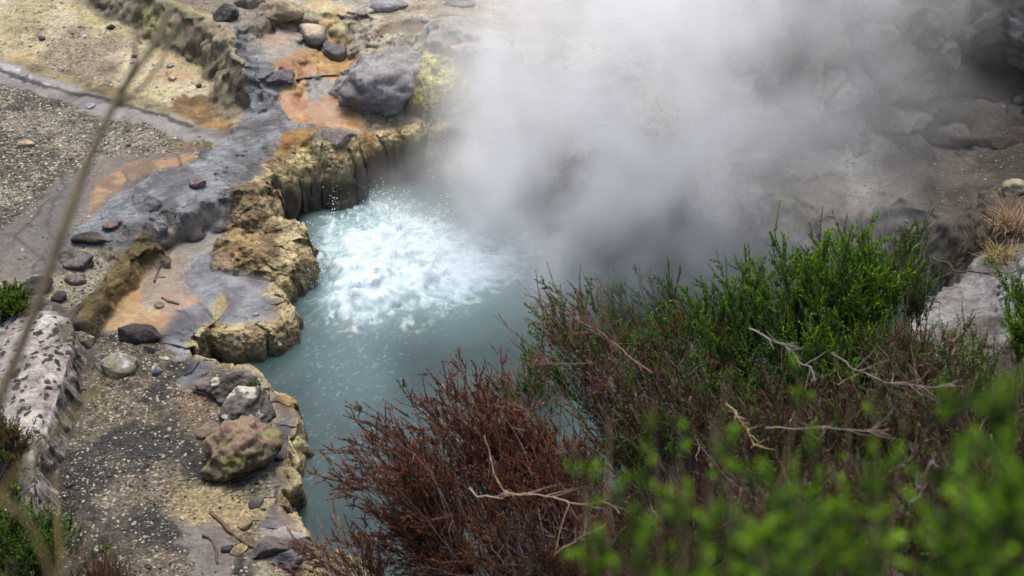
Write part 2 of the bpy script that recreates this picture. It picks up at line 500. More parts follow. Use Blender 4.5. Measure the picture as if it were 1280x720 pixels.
lay(ym, (188, 164, 100), (136, 110, 66), t=sstep(-.4, .5, n2 + n3 * .5), pop=1)

# --- beige shelf pond
POND = [(300, 276), (276, 282), (240, 292), (214, 300), (196, 312), (180, 330), (166, 352), (150, 372), (128, 392), (112, 408), (140, 414), (180, 410), (216, 408), (250, 400), (262, 384), (240, 372), (236, 346), (262, 330), (280, 310), (296, 296)]
s = zone(POND, .25, nz=.015)
pm = sstep(-.03, .05, s)
H = H + (.245 - H) * pm
lay(pm, (160, 146, 124), (140, 126, 104), t=sstep(-.5, .5, n1 + .4 * n4), wet=.8)
s3 = zone([(290, 280), (250, 292), (222, 310), (236, 336), (262, 320)], .23); lay(soft(s3, .1) * .7, (150, 152, 150), (142, 140, 130), wet=.85)
s3 = zone([(176, 330), (160, 356), (120, 404), (140, 414), (200, 410), (206, 396), (176, 384), (166, 372), (180, 350)], .23); lay(soft(s3, .06) * .85, (194, 158, 102), (172, 128, 66), t=sstep(-.4, .4, n1 + n2), wet=.5)
s3 = zone([(168, 336), (150, 362), (116, 404), (124, 408), (156, 374), (176, 344)], .23); lay(soft(s3, .025) * .9, (178, 122, 28), (150, 100, 24), wet=.5)
s3 = zone([(198, 372), (232, 360), (258, 384), (238, 396), (206, 400)], .23); lay(soft(s3, .05) * .7, (186, 138, 104), (150, 116, 96), wet=.5)
# golden wall between the mid flat and the pond
WALL = G([(186, 306), (160, 322), (142, 346), (122, 376), (104, 402)], .45)
dw = dist_line(WALL, WX, WY)
wm = sstep(.08, .03, dw + .01 * n3)
H = np.where(wm > 0, H + (np.maximum(H, ZS(.45) + .02 * n2) - H) * wm * .9, H)
lay(sstep(.10, .05, dw), (124, 104, 44), (78, 66, 38), t=vn2(X * 22, Y * 22, 117), pop=.6)

# --- lilac slabs
SLAB = [(226, 342), (246, 322), (272, 312), (296, 318), (318, 330), (340, 346), (352, 366), (352, 388), (330, 400), (296, 408), (270, 412), (258, 398), (252, 376), (236, 366)]
s = zone(SLAB, .25, nz=.02)
H = H + (.215 + .012 * n1 - H) * sstep(-.03, .05, s)
lay(soft(s, .02), (144, 147, 152), (106, 106, 108), t=sstep(-.4, .6, n2 + .5 * n1 + .4 * n3), wet=.5, rip=.7)
s3 = zone([(262, 372), (272, 364), (280, 388), (270, 410), (258, 396)], .25); lay(soft(s3, .03) * .9, (186, 176, 110), (170, 150, 84), wet=.2)
STRIP = [(206, 420), (222, 392), (244, 384), (262, 394), (264, 420), (268, 442), (256, 462), (240, 472), (224, 452), (210, 436)]
s = zone(STRIP, .22, nz=.015) + .03
H = H + (.23 - .05 * sstep(8.5, 8.0, Y) - H) * sstep(-.04, .06, s)
lay(soft(s, .025), (146, 150, 156), (98, 98, 100), t=sstep(-.4, .5, n2 + .6 * n4), wet=.4, rip=.7)
s3 = zone([(212, 398), (230, 386), (262, 388), (262, 410), (236, 404)], .22); lay(soft(s3, .03) * .8, (88, 84, 86), (104, 98, 98), wet=.4, rip=.8)

# --- popcorn mounds between pond and pool
def mound(px, py, z, rx, ry, h, rot=0.0, c1=None, c2=None, pop=1.0, pw=1.0, cm=1.0, wet=None, rip=None, grow=1.0):
    global H
    q = plane_at(px, py, ZS(z))
    ca, sa = math.cos(rot), math.sin(rot)
    dx = WX - q[0]; dy = WY - q[1]
    r2 = ((dx * ca + dy * sa) / rx) ** 2 + ((-dx * sa + dy * ca) / ry) ** 2
    dome = np.clip(1 - r2, 0, 1) ** (.5 * pw) * h
    H = H + dome
    if c1 is not None:
        lay(sstep(1.15 * grow, .75 * grow, r2 + .12 * n2) * cm, c1, c2, pop=pop, wet=wet, rip=rip)

YEL, BRN, OCH = (196, 178, 124), (134, 114, 82), (176, 144, 90)
s = zone([(300, 262), (340, 242), (366, 250), (384, 286), (392, 318), (366, 340), (360, 350), (382, 366), (384, 386), (350, 408), (290, 424), (262, 420), (268, 408), (300, 408), (346, 396), (352, 370), (336, 342), (290, 316), (270, 312), (286, 300)], .3, nz=.03)
lay(soft(s, .03), (192, 172, 116), (164, 132, 80), t=sstep(-.4, .5, n1 + .5 * n2 + .4 * n3), pop=1)
mound(338, 262, .36, .27, .22, .075, -.5, BRN, (112, 92, 62), cm=.75)
mound(352, 290, .34, .17, .2, .06, .2, (140, 116, 76), (114, 90, 60), cm=.75)
mound(334, 322, .31, .2, .13, .05, -.2, (150, 122, 78), (124, 98, 62), cm=.75)
mound(300, 318, .28, .16, .16, .04, 0, (186, 158, 98), (160, 128, 80), cm=.8)
mound(386, 300, .32, .075, .17, .05, .15, (186, 176, 118), (160, 146, 90))
mound(375, 278, .36, .08, .1, .04, 0, (184, 172, 112), (150, 130, 80))
mound(372, 372, .25, .10, .12, .05, 0, (192, 170, 112), (170, 140, 84))
mound(300, 414, .22, .2, .05, .04, 0, (196, 180, 120), (170, 150, 92))
mound(345, 402, .22, .13, .06, .04, .4, (196, 180, 120), (160, 130, 78))

# --- ochre slope above the grotto
s = zone([(346, 182), (372, 176), (412, 174), (438, 182), (470, 178), (520, 150), (500, 165), (470, 184), (446, 210), (420, 210), (400, 208), (376, 214), (360, 212), (348, 198)], .47, nz=.015)
lay(soft(s, .03), (178, 140, 74), (156, 116, 58), t=sstep(-.5, .5, n1), pop=.35)
mound(395, 194, .42, .32, .22, .02)
s = zone([(455, 160), (500, 150), (506, 164), (470, 180), (446, 176)], .5); lay(soft(s, .04), (186, 150, 82), (160, 120, 66), pop=.4)
mound(418, 180, .5, .12, .08, .06, 0, (140, 132, 126), (112, 106, 100), pop=.2, rip=.6)
s = zone([(440, 214), (452, 196), (480, 180), (530, 160), (536, 170), (490, 186), (460, 210), (450, 222)], .45); lay(soft(s, .03), (176, 166, 128), (150, 140, 104), pop=.5)
# sulphur mound beside the boulder
mound(545, 112, .6, .34, .26, .22, 0, (216, 206, 112), (186, 174, 90), pop=.7)
mound(585, 82, .65, .4, .3, .14, 0, (170, 164, 150), (150, 146, 136), pop=.2)
# shelves along the far shore
mound(650, 196, .3, .40, .12, .09, 0, (196, 186, 158), (170, 158, 130), pop=.4)
mound(840, 232, .25, .28, .10, .10, .9, (186, 176, 140), (160, 146, 112), pop=.5)
mound(900, 262, .24, .30, .20, .13, 0, (180, 172, 150), (150, 140, 120), pop=.5)
mound(908, 254, .36, .12, .08, -.05, 0, (104, 102, 102), (124, 118, 112))
s = zone([(940, 215), (1000, 205), (1060, 240), (1110, 290), (1080, 312), (1020, 300), (960, 262)], .26); lay(soft(s, .1), (188, 160, 126), (178, 164, 134), t=sstep(-.5, .5, n1))
s = zone([(1150, 285), (1205, 288), (1212, 306), (1160, 308)], .32); lay(soft(s, .08) * .8, (178, 174, 110), (160, 156, 112))
# whitish-grey slope on the near right shore
s = zone([(1120, 335), (1300, 335), (1400, 420), (1330, 520), (1200, 480), (1130, 400)], .45); WHS = soft(s, .1); lay(WHS, (152, 150, 150), (104, 100, 96), t=sstep(-.5, .5, n1 + .5 * n3), grav=.15)
# dark rubble below the cliff
s = zone([(1110, 150), (1320, 130), (1500, 300), (1300, 325), (1215, 322), (1170, 260), (1100, 205)], .5); s2 = zone([(1070, 190), (1200, 170), (1240, 310), (1110, 330)], .4); lay(soft(s2, .3) * .8, (156, 146, 128), (128, 118, 102), t=sstep(-.5, .5, n1 + n2))
lay(soft(s, .34), (78, 72, 64), (108, 98, 84), t=sstep(-.3, .6, n1 + .5 * n2), grav=.22)
s = zone([(1236, 228), (1300, 220), (1330, 320), (1262, 312), (1250, 262)], .7); lay(soft(s, .06) * .8, (140, 118, 96), (112, 98, 80), grav=.8)
# lichen ledge at the far left, with a fibrous upright face
LED = [(-260, 420), (-60, 392), (20, 372), (52, 378), (80, 384), (92, 402), (84, 440), (70, 480), (54, 520), (42, 560), (40, 600), (20, 650), (-300, 700)]
s = zone(LED, .55, nz=.012)
lm = sstep(-.07, .03, s + .012 * n3)
H = H + (np.maximum(H, ZS(.56) - .10 + .02 * n1) - H) * sstep(.02, .16, s)
lay(sstep(-.12, -.06, s), (96, 88, 76), (66, 60, 54), t=sstep(-.5, .5, n2 + n3 + .5 * (vn2((X + .7 * Y) * 30, (Y - X) * 5, 133) * 2 - 1)))
lay(sstep(-.01, .03, s), (92, 82, 66), (62, 54, 44), t=sstep(-.5, .5, n1))
wd, wc = worley2(X + .02 * n3, Y + .02 * n3, 16, 135)
lay(0 * sstep(.36, .3, wd) * (wc > .35) * .8, (84, 76, 72))
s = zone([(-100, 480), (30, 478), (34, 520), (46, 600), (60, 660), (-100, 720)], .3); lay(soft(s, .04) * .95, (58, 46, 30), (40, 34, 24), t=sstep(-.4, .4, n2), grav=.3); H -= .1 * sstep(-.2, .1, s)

# --- rim of the lower left shore: dark sinter apron with a yellow lip
s = zone([(322, 442), (350, 470), (372, 520), (388, 560), (384, 600), (384, 650), (392, 690), (330, 700), (318, 640), (330, 590), (326, 530), (318, 480), (300, 450)], .22, nz=.02)
lay(soft(s, .03), (116, 108, 104), (88, 84, 82), t=sstep(-.5, .5, n2 + .5 * n1), rip=.7, wet=.2)
s = zone([(318, 446), (326, 452), (336, 500), (326, 508), (318, 470)], .25); lay(soft(s, .02) * .8, (150, 92, 48), (120, 76, 44))
s = zone([(322, 652), (346, 640), (352, 668), (318, 672)], .2); lay(soft(s, .03) * .9, (188, 180, 172), (170, 160, 150), wet=.3)
s = zone([(380, 676), (440, 668), (520, 700), (600, 760), (360, 760)], .15); lay(soft(s, .06), (164, 156, 112), (120, 112, 72), t=sstep(-.4, .4, n2), grav=.5)
stain = sstep(.15, .75, fbm2(X, Y, 4.2, 5, 721)) * (.25 + .75 * sstep(-.3, .5, nb))
C *= (1 - .5 * stain * (1 - WET * .5))[..., None]
fleck = sstep(.55, .75, fbm2(X, Y, 17, 3, 725)) * ul
C *= (1 - .35 * fleck)[..., None]
# general rim tint next to the water
lefty = sstep(-.3, -.9, X + 0.0 * Y) * sstep(10.6, 10.2, Y) + sstep(10.2, 10.5, Y) * sstep(.1, -.6, X)
lefty = np.clip(lefty, 0, 1)
rim = sstep(.0, -.05, dl + .03 * n2 * sstep(8.2, 8.8, Y) - .176 - .05 * sstep(8.3, 8.8, Y)) * lefty
lay(rim * sstep(-1.3, -.5, n4 + .3 * n1), (220, 202, 142), (176, 150, 98), t=sstep(-.5, .5, n3 + .6 * n2), pop=1)
# bank litter
lay(bank * (1 - WHS) * sstep(-.02, .12, dl), (46, 36, 28), (72, 56, 44), t=sstep(-.4, .5, n2 + n3), grav=0)

# --- relief
lum = C @ np.array([.3, .55, .15])
C = (lum[..., None] + (C - lum[..., None]) * .88) * .64
wrk = sstep(.55, .8, ridge2(X * 1.0 + .7 * Y + .03 * n2, (Y - .7 * X) * 2.0, 8, 3, 741)) * RIP
C *= (1 - .28 * wrk - .18 * RIP * sstep(.1, .7, n4 + .5 * n2))[..., None]
C *= (1 + .16 * n3 + .12 * fbm2(X, Y, 64, 2, 731))[..., None]
gn = fbm2(X, Y, 22, 3, 141) * .008 + fbm2(X, Y, 60, 2, 145) * .004
H += GRAV * gn + (1 - WET) * .004 * n3
wd, wc = worley2(X + .01 * n3, Y + .01 * n3, 21, 151)
wd2, wc2 = worley2(X, Y, 43, 155)
H += POP * (.020 * np.sqrt(np.clip(1 - wd, 0, 1)) + .009 * np.sqrt(np.clip(1 - wd2, 0, 1)))
C *= (1 + POP * (np.clip(.9 + .35 * (wc - .5) - .25 * sstep(.45, .8, wd), 0, 2) - 1))[..., None]
H += RIP * (.010 * ridge2(X * .9 + .5 * Y, (Y - .5 * X) * 2.6, 7, 4, 161) + .004 * ridge2(X, Y * 1.6, 26, 2, 165))

# --- drop to the pool floor, steep on the left, gentle on the right
steep = np.clip(lefty, 0, 1)
wide = .14 + .26 * (1 - steep)
k = sstep(0, 1, dl / wide)
k = k ** (1 - .35 * steep)
H -= (1 - steep) * .13 * np.exp(-np.clip(dl, 0, 9) / .35) * sstep(8.5, 9.5, Y)
midl = sstep(8.4, 8.7, Y) * sstep(11.3, 11.0, Y)
roundoff = -(.06 * sstep(.2, .05, dl) + .085 * midl * sstep(.42, .08, dl)) * steep
H = -.6 + (H + roundoff + .6) * k
gy, gx = np.gradient(dland, ys, xs)
gl = np.sqrt(gx ** 2 + gy ** 2) + 1e-6
onface = steep * sstep(-.02, .04, dl) * sstep(.34, .12, dl)
p3 = np.stack([X.ravel(), Y.ravel(), H.ravel()], 1)
sel = (onface.ravel() > .001)
dsp = np.zeros(len(p3)); dsp[sel] = .035 * fbm3(p3[sel] * np.array([1, 1, 1.6]), 7, 3, 191) + .02 * fbm3(p3[sel], 24, 2, 195)
w1, _w, wcell = worley3(p3[sel], 19, 751)
w2, _w, _c2 = worley3(p3[sel], 40, 755)
dsp[sel] += .030 * (.75 - w1) + .014 * (.7 - w2)
pit = np.ones(len(p3)); pit[sel] = 1 - .28 * sstep(.45, .85, w1) - .2 * sstep(.5, .8, w2)
dsp = dsp.reshape(X.shape)
C *= (1 + (pit.reshape(X.shape) - 1) * onface)[..., None]
over = .5 + .5 * sstep(-.3, .3, n4)
dsp = dsp * (.45 + .55 * sstep(8.3, 8.8, Y)) * sstep(.25, .13, dl)
lip = onface * ((.085 + .05 * sstep(10.0, 9.4, Y)) * over * sstep(.1, .8, k) + .0 + dsp)
PX_ = X - gx / gl * lip; PY_ = Y - gy / gl * lip
H += onface * sstep(.5, 1, k) * dsp * .5
H += 0
gy2, gx2 = np.gradient(H, ys, xs)
sl2 = np.sqrt(gx2 ** 2 + gy2 ** 2) + 1e-6
stp = sstep(.45, 1.1, sl2) * (1 - onface) * (dl > .1) * (np.abs(X) < 3.9) * (Y > 6.3) * (Y < 13)
se2 = stp.ravel() > .01
ds2 = np.zeros(len(p3)); q3 = p3[se2].copy(); q3[:, 2] = H.ravel()[se2]
ds2[se2] = .05 * fbm3(q3, 6, 3, 701) + .03 * fbm3(q3, 19, 3, 705)
ds2 = ds2.reshape(X.shape) * stp * (1 - .55 * (X < -1.9) * (Y < 9.0))
PX_ = PX_ - gx2 / sl2 * ds2; PY_ = PY_ - gy2 / sl2 * ds2
H += ds2 * .35
cr_ = np.ones(len(p3)); cr_[se2] = 1 + .35 * fbm3(q3, 22, 3, 711)
C *= (1 + (cr_.reshape(X.shape) - 1) * stp)[..., None]
# underwater and cave rock is dark; shadow below the lip is painted in too
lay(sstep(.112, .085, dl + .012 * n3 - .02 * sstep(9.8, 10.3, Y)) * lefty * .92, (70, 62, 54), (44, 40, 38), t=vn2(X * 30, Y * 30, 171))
lay(sstep(.02, -.06, dl), (60, 70, 70), wet=.5)

# mountains of room beyond the frame
far = np.sqrt(X ** 2 + (Y - 8) ** 2)
H += sstep(14, 60, far) * 4 * (1 + fbm2(X, Y, .05, 4, 181))

idx = np.arange(NX * NY).reshape(NY, NX)
F = np.stack([idx[:-1, :-1], idx[:-1, 1:], idx[1:, 1:], idx[1:, :-1]], -1).reshape(-1, 4)

m = NT("ground_mineral")
gp = m.geo()
colr = m.attr("Col").outputs["Color"]; wet = m.attr("wet").outputs["Fac"]; grv = m.attr("grav").outputs["Fac"]; pop = m.attr("pop").outputs["Fac"]; rip = m.attr("rip").outputs["Fac"]
nfine = m.noise(55, 5, .65, gp)
nmid = m.noise(13, 4, .6, gp)
v1 = m.mapr(nfine.outputs["Fac"], .25, .75, .62, 1.38)
v2 = m.mapr(nmid.outputs["Fac"], .3, .7, .82, 1.18)
vv = m.math('MULTIPLY', v1, v2)
vv = m.math('ADD', 1, m.math('MULTIPLY', m.math('SUBTRACT', vv, 1), m.math('SUBTRACT', 1.0, m.math('MULTIPLY', wet, .5))))
colr2 = m.mix(1.0, colr, m.n("ShaderNodeCombineColor", {0: vv, 1: vv, 2: vv}), 'MULTIPLY')
# grain colours of the loose ground
vo = m.n("ShaderNodeTexVoronoi", {"Scale": 75.0, "Vector": gp, "Randomness": 1.0})
gr = m.n("ShaderNodeSeparateColor", {0: vo.outputs["Color"]})
gsel = m.mapr(gr.outputs[0], 0, 1, .35, 1.75)
gcol = m.mix(1.0, colr2, m.n("ShaderNodeCombineColor", {0: gsel, 1: gsel, 2: m.math('MULTIPLY', gsel, .96)}), 'MULTIPLY')
light_grain = m.math('GREATER_THAN', gr.outputs[1], m.mapr(m.noise(3.5, 4, .65, gp).outputs["Fac"], .35, .65, .985, .89))
gcol = m.mix(m.math('MULTIPLY', light_grain, .7), gcol, rgba((164, 158, 144)))
final = m.mix(grv, colr2, gcol)
vo4 = m.n("ShaderNodeTexVoronoi", {"Scale": 60.0, "Vector": gp}, feature='SMOOTH_F1')
pk = m.math('SUBTRACT', 1.0, m.math('MULTIPLY', pop, m.mapr(vo4.outputs["Distance"], .35, .75, -.15, .5)))
final = m.mix(1.0, final, m.n("ShaderNodeCombineColor", {0: pk, 1: pk, 2: pk}), 'MULTIPLY')
# relief
b1 = m.n("ShaderNodeBump", {"Strength": .55, "Distance": .012, "Height": nfine.outputs["Fac"]})
vo2 = m.n("ShaderNodeTexVoronoi", {"Scale": 60.0, "Vector": gp}, feature='SMOOTH_F1')
b2 = m.n("ShaderNodeBump", {"Strength": m.math('MULTIPLY', m.math('MAXIMUM', pop, grv), .8), "Distance": .012, "Height": m.math('SUBTRACT', 1, vo2.outputs["Distance"]), "Normal": b1})
vo3 = m.n("ShaderNodeTexVoronoi", {"Scale": 27.0, "Vector": gp}, feature='SMOOTH_F1')
b2 = m.n("ShaderNodeBump", {"Strength": m.math('MULTIPLY', pop, .9), "Distance": .035, "Height": m.math('SUBTRACT', 1, vo3.outputs["Distance"]), "Normal": b2})
wv = m.noise(24, 3, .6, m.n("ShaderNodeMapping", {"Vector": gp, "Scale": (1, 2.5, 1), "Rotation": (0, 0, .5)}))
b3 = m.n("ShaderNodeBump", {"Strength": m.math('MULTIPLY', rip, .7), "Distance": .03, "Height": wv.outputs["Fac"], "Normal": b2})
rough = m.math('SUBTRACT', .9, m.math('MULTIPLY', wet, m.mapr(nmid.outputs["Fac"], .3, .7, 1.0, .6)))
bs = m.n("ShaderNodeBsdfPrincipled", {"Base Color": final, "Roughness": rough, "Normal": b3, "Specular IOR Level": .4})
M_GROUND = m.surf(bs)

ter = mesh_np("terrain", np.stack([PX_, PY_, H], -1).reshape(-1, 3), F, M_GROUND, col=C.reshape(-1, 3),
              attrs={"wet": WET.ravel(), "grav": GRAV.ravel(), "pop": POP.ravel(), "rip": RIP.ravel()})
tag(ter, kind="structure")


def hq(x, y):
    """terrain height at ground points"""
    x = np.atleast_1d(np.asarray(x, float)); y = np.atleast_1d(np.asarray(y, float))
    j = np.clip(np.searchsorted(xs, x) - 1, 0, NX - 2); i = np.clip(np.searchsorted(ys, y) - 1, 0, NY - 2)
    fx = np.clip((x - xs[j]) / (xs[j + 1] - xs[j]), 0, 1); fy = np.clip((y - ys[i]) / (ys[i + 1] - ys[i]), 0, 1)
    return H[i, j] * (1 - fx) * (1 - fy) + H[i, j + 1] * fx * (1 - fy) + H[i + 1, j] * (1 - fx) * fy + H[i + 1, j + 1] * fx * fy


def on_ground(px, py):
    """where the sight line of a photo spot first meets the ground"""
    d = ray(px, py)
    ts = np.linspace(4, 18, 1500)
    p = CAM[None] + ts[:, None] * d[None]
    h = hq(p[:, 0], p[:, 1])
    k_ = np.argmax(p[:, 2] <= h)
    q = p[k_]; return np.array([q[0], q[1], h[k_]])


def gsample(arr, x, y):
    j = np.clip(np.searchsorted(xs, x), 0, NX - 1); i = np.clip(np.searchsorted(ys, y), 0, NY - 1)
    return arr[i, j]
# ------------------------------------------------------------------ the pool
wx = np.arange(-1.9, 3.1, 0.0125); wy = np.arange(5.6, 12.6, 0.0125)
A, B = np.meshgrid(wx, wy)
b0 = plane_at(448, 372)[:2]; b1_ = plane_at(500, 318)[:2]; b2_ = plane_at(440, 300)[:2]; b3_ = plane_at(545, 350)[:2]; b4_ = plane_at(600, 330)[:2]; b5_ = plane_at(440, 450)[:2]


def blob(c, rx, ry):
    return np.exp(-(((A - c[0]) / rx) ** 2 + ((B - c[1]) / ry) ** 2))

boil = np.clip(1.0 * blob(b0, .2, .28) + 1.0 * blob(b1_, .36, .55) + .8 * blob(b2_, .28, .5) + .6 * blob(b3_, .3, .3), 0, 1.3)
foamz = np.clip(boil + .72 * blob(b4_, .5, .6) + .24 * blob(b5_, .3, .7), 0, 1.4)
ax = A + .05 * fbm2(A, B, 6, 3, 201); bx = B + .05 * fbm2(A, B, 6, 3, 205)
r1 = ridge2(ax, bx, 7, 4, 211); r2_ = ridge2(ax, bx, 19, 3, 221); fz = fbm2(ax, bx, 5, 4, 231)
r3_ = ridge2(A + .03 * fz, B, 44, 2, 227)
up_ = np.clip(fz * .6 + .4, 0, 2)
rr_ = np.hypot(A - b1_[0], (B - b1_[1]) * .8); th_ = np.arctan2(B - b1_[1] + .1 * fz, A - b1_[0] + .1 * r1)
st_ = ridge2(th_ * 9 + 20, rr_ * 5, 1.0, 3, 261) * .6 + ridge2(th_ * 22 + 40, rr_ * 9, 1.0, 2, 265) * .4
Z = boil * (.11 * up_ + .04 * (r1 - .45) + .03 * (r2_ - .5) * (.4 + up_) + .012 * (r3_ - .5) * (.4 + up_) + .03 * (st_ - .5))
Z += (.006 * fbm2(A, B, 4, 3, 241) + .003 * fbm2(A, B, 16, 2, 245)) * (.35 + foamz)
fo = foamz * 1.2 + .6 * (r1 - .62) + .7 * (r2_ - .6) + .25 * (r3_ - .55) + .9 * (st_ - .55) + .25 * fz - .72
foam = sstep(-.1, 1.25, fo) * sstep(.03, .12, foamz)
# stray flecks drifting on the calm water
fl = vn2(A * 72, B * 52, 251) * .5 + vn2(A * 110, B * 80, 252) * .5
drift = np.clip(blob(b5_, .5, 1.3) + .6 * blob(b4_, .6, .6), 0, 1)
foam = np.maximum(foam, sstep(.74, .86, fl + .16 * (drift - .6) + .06 * fz) * .10 * sstep(.1, .6, drift))
idx2 = np.arange(A.size).reshape(A.shape)
F2 = np.stack([idx2[:-1, :-1], idx2[:-1, 1:], idx2[1:, 1:], idx2[1:, :-1]], -1).reshape(-1, 4)
m = NT("pool_water")
gp = m.geo()
fa = m.attr("foam").outputs["Fac"]; tu = m.attr("turb").outputs["Fac"]
nf = m.noise(60, 6, .7, gp); ng = m.noise(2.2, 4, .6, gp)
fm = m.math('MULTIPLY', fa, m.mapr(nf.outputs["Fac"], .3, .62, .78, 1.25), clamp=True)
deep = m.mix(m.mapr(ng.outputs["Fac"], .35, .65, 0, 1), rgba((52, 69, 68)), rgba((36, 51, 50)))
pale = m.mix(tu, deep, rgba((122, 146, 149)))
wc_ = m.mix(fm, pale, rgba((188, 204, 208)))
bump = m.n("ShaderNodeBump", {"Strength": .22, "Distance": .012, "Height": m.noise(22, 6, .65, gp).outputs["Fac"]})
bump2 = m.n("ShaderNodeBump", {"Strength": m.math('MULTIPLY', fa, .4), "Distance": .03, "Height": nf.outputs["Fac"], "Normal": bump})
bs = m.n("ShaderNodeBsdfPrincipled", {"Base Color": wc_, "Roughness": m.mapr(fm, 0, 1, .16, .75), "Normal": bump2, "IOR": 1.33})
M_WATER = m.surf(bs)
wat = mesh_np("water", np.stack([A, B, Z], -1).reshape(-1, 3), F2, M_WATER, attrs={"foam": foam.ravel(), "turb": np.clip(foamz * 1.0, 0, 1).ravel()})
tag(wat, kind="structure")

# ------------------------------------------------------------------ drops thrown up by the boiling
r = np.random.default_rng(77)
iv, iff = None, None
import bmesh as _bm
_b = _bm.new(); _bm.ops.create_icosphere(_b, subdivisions=1, radius=1); iv = np.array([p.co for p in _b.verts]); iff = np.array([[q.index for q in p.verts] for p in _b.faces]); _b.free()
nd = 3600
jets = np.array([[*(b1_ + [r.normal(0, .24), r.normal(0, .34)]), r.uniform(.06, .26), r.uniform(.03, .10)] for _ in range(70)])
k_ = r.integers(0, len(jets), nd); hh_ = r.random(nd) ** 1.7
ang_ = r.uniform(0, 6.283, nd); rad_ = np.abs(r.normal(0, 1, nd)) * jets[k_, 3] * (.5 + 1.2 * hh_)
pos = np.stack([jets[k_, 0] + np.cos(ang_) * rad_, jets[k_, 1] + np.sin(ang_) * rad_, .02 + jets[k_, 2] * hh_], 1)
sz = .0011 + .0030 * r.random(nd) ** 3
V = (iv[None] * sz[:, None, None] * np.stack([np.ones(nd), np.ones(nd), r.uniform(1, 2.2, nd)], 1)[:, None, :]) + pos[:, None, :]
mm = NT("spray_water"); mm.surf(mm.n("ShaderNodeBsdfPrincipled", {"Base Color": rgba((240, 244, 246)), "Roughness": .3}))
tag(mesh_np("water_spray", V.reshape(-1, 3), (iff[None] + (np.arange(nd) * len(iv))[:, None, None]).reshape(-1, 3), mm.m), kind="stuff")
# ------------------------------------------------------------------ rock material
def rock_material(name, rough=.85, bump=.7):
    m = NT(name); gp = m.geo()
    colr = m.attr("Col").outputs["Color"]
    a = m.noise(45, 5, .65, gp); b = m.noise(12, 4, .6, gp)
    v = m.math('MULTIPLY', m.mapr(a.outputs["Fac"], .25, .75, .6, 1.4), m.mapr(b.outputs["Fac"], .3, .7, .8, 1.2))
    c = m.mix(1.0, colr, m.n("ShaderNodeCombineColor", {0: m.math('MULTIPLY', v, .8), 1: m.math('MULTIPLY', v, .8), 2: m.math('MULTIPLY', v, .8)}), 'MULTIPLY')
    vo = m.n("ShaderNodeTexVoronoi", {"Scale": 9.0, "Vector": gp}, feature='DISTANCE_TO_EDGE')
    b1 = m.n("ShaderNodeBump", {"Strength": bump, "Distance": .015, "Height": a.outputs["Fac"]})
    b2 = m.n("ShaderNodeBump", {"Strength": .4, "Distance": .03, "Height": b.outputs["Fac"], "Normal": b1})
    return m.surf(m.n("ShaderNodeBsdfPrincipled", {"Base Color": c, "Roughness": rough, "Normal": b2, "Specular IOR Level": .35}))

M_ROCK = rock_material("weathered_rock")
M_PEBBLE = rock_material("pebble_stone", .8, .3)
import bmesh


def ico(sub):
    bm = bmesh.new(); bmesh.ops.create_icosphere(bm, subdivisions=sub, radius=1)
    v = np.array([p.co for p in bm.verts]); f = np.array([[q.index for q in p.verts] for p in bm.faces]); bm.free()
    return v, f

ICO = {k_: ico(k_) for k_ in (1, 2, 3, 4, 5)}


def rock(name, px, py, wpx, label, cat, c1, c2, asp=(1, .8, .6), rot=0, seed=1, facets=9, rough=.10, sink=.25, sub=4, patch=None, group=None, flat=.0, tilt=(0, 0), top=None):
    r = np.random.default_rng(seed)
    v, f = ICO[sub]; v = v.copy()
    for i in range(facets):
        n = r.normal(size=3); n /= np.linalg.norm(n)
        d = r.uniform(.5, .85); e = v @ n - d
        v -= np.clip(e, 0, None)[:, None] * n * .92
    off = r.uniform(-50, 50, 3)
    nn = v / np.linalg.norm(v, axis=1)[:, None]
    v += nn * (rough * fbm3(v + off, 1.8, 4, seed) + rough * .4 * fbm3(v + off, 7, 3, seed + 9))[:, None]
    g = on_ground(px, py)
    dist = (g - CAM) @ FWD
    wm = wpx / (640 / (dist * TAN))
    v = v * np.array(asp) * wm * .5
    t = fbm3(v + off, 9 / max(wm * 3, .3), 4, seed + 3)
    a, b = lin(c1), lin(c2)
    c = a + (b - a) * sstep(-.45, .45, t)[:, None]
    if top is not None:
        k_ = sstep(.3, .8, nn[:, 2] + .3 * t)[:, None]; c = c * (1 - k_) + lin(top) * k_
    if patch is not None:
        k_ = sstep(.15, .3, fbm3(v + off, 14 / max(wm * 3, .3), 3, seed + 5))[:, None]; c = c * (1 - k_) + lin(patch) * k_
    o = mesh_np(name, v, f, M_ROCK, col=c)
    hz = v[:, 2].min()
    o.location = (g[0], g[1], g[2] - hz - (sink + .08) * (v[:, 2].max() - hz))
    o.rotation_euler = (tilt[0], tilt[1], rot)
    return tag(o, label, cat, group)

DK, GR = (62, 58, 56), (98, 94, 92)
rock("boulder", 486, 114, 138, "large rounded lilac-grey sinter boulder above the orange pool", "boulder", (150, 148, 146), (116, 112, 110), (1, .8, .66), .5, 12, 2, .24, .32, 5)
rock("rock", 174, 420, 68, "dark flat-topped angular rock beside the golden edge of the beige pool", "rock", (72, 64, 62), (52, 48, 48), (1, .55, .52), .1, 16, 12, .06, .2, 4)
rock("rock", 102, 432, 36, "pale speckled stone at the foot of the lichen ledge", "rock", (128, 120, 106), (96, 88, 80), (1, .8, .9), .5, 13, 9, .08, .2, 4, patch=(160, 150, 120))
rock("rock", 152, 462, 52, "yellow-crusted pale rock below the dark flat-topped rock", "rock", (132, 126, 104), (92, 84, 58), (1, .7, .6), -.2, 14, 9, .14, .25, 4, patch=(172, 172, 176))
rock("stone", 187, 440, 18, "small grey stone tucked under the dark flat-topped rock", "stone", (112, 108, 108), (84, 80, 80), (1, .8, .8), .2, 15, 8, .08, .2, 3)
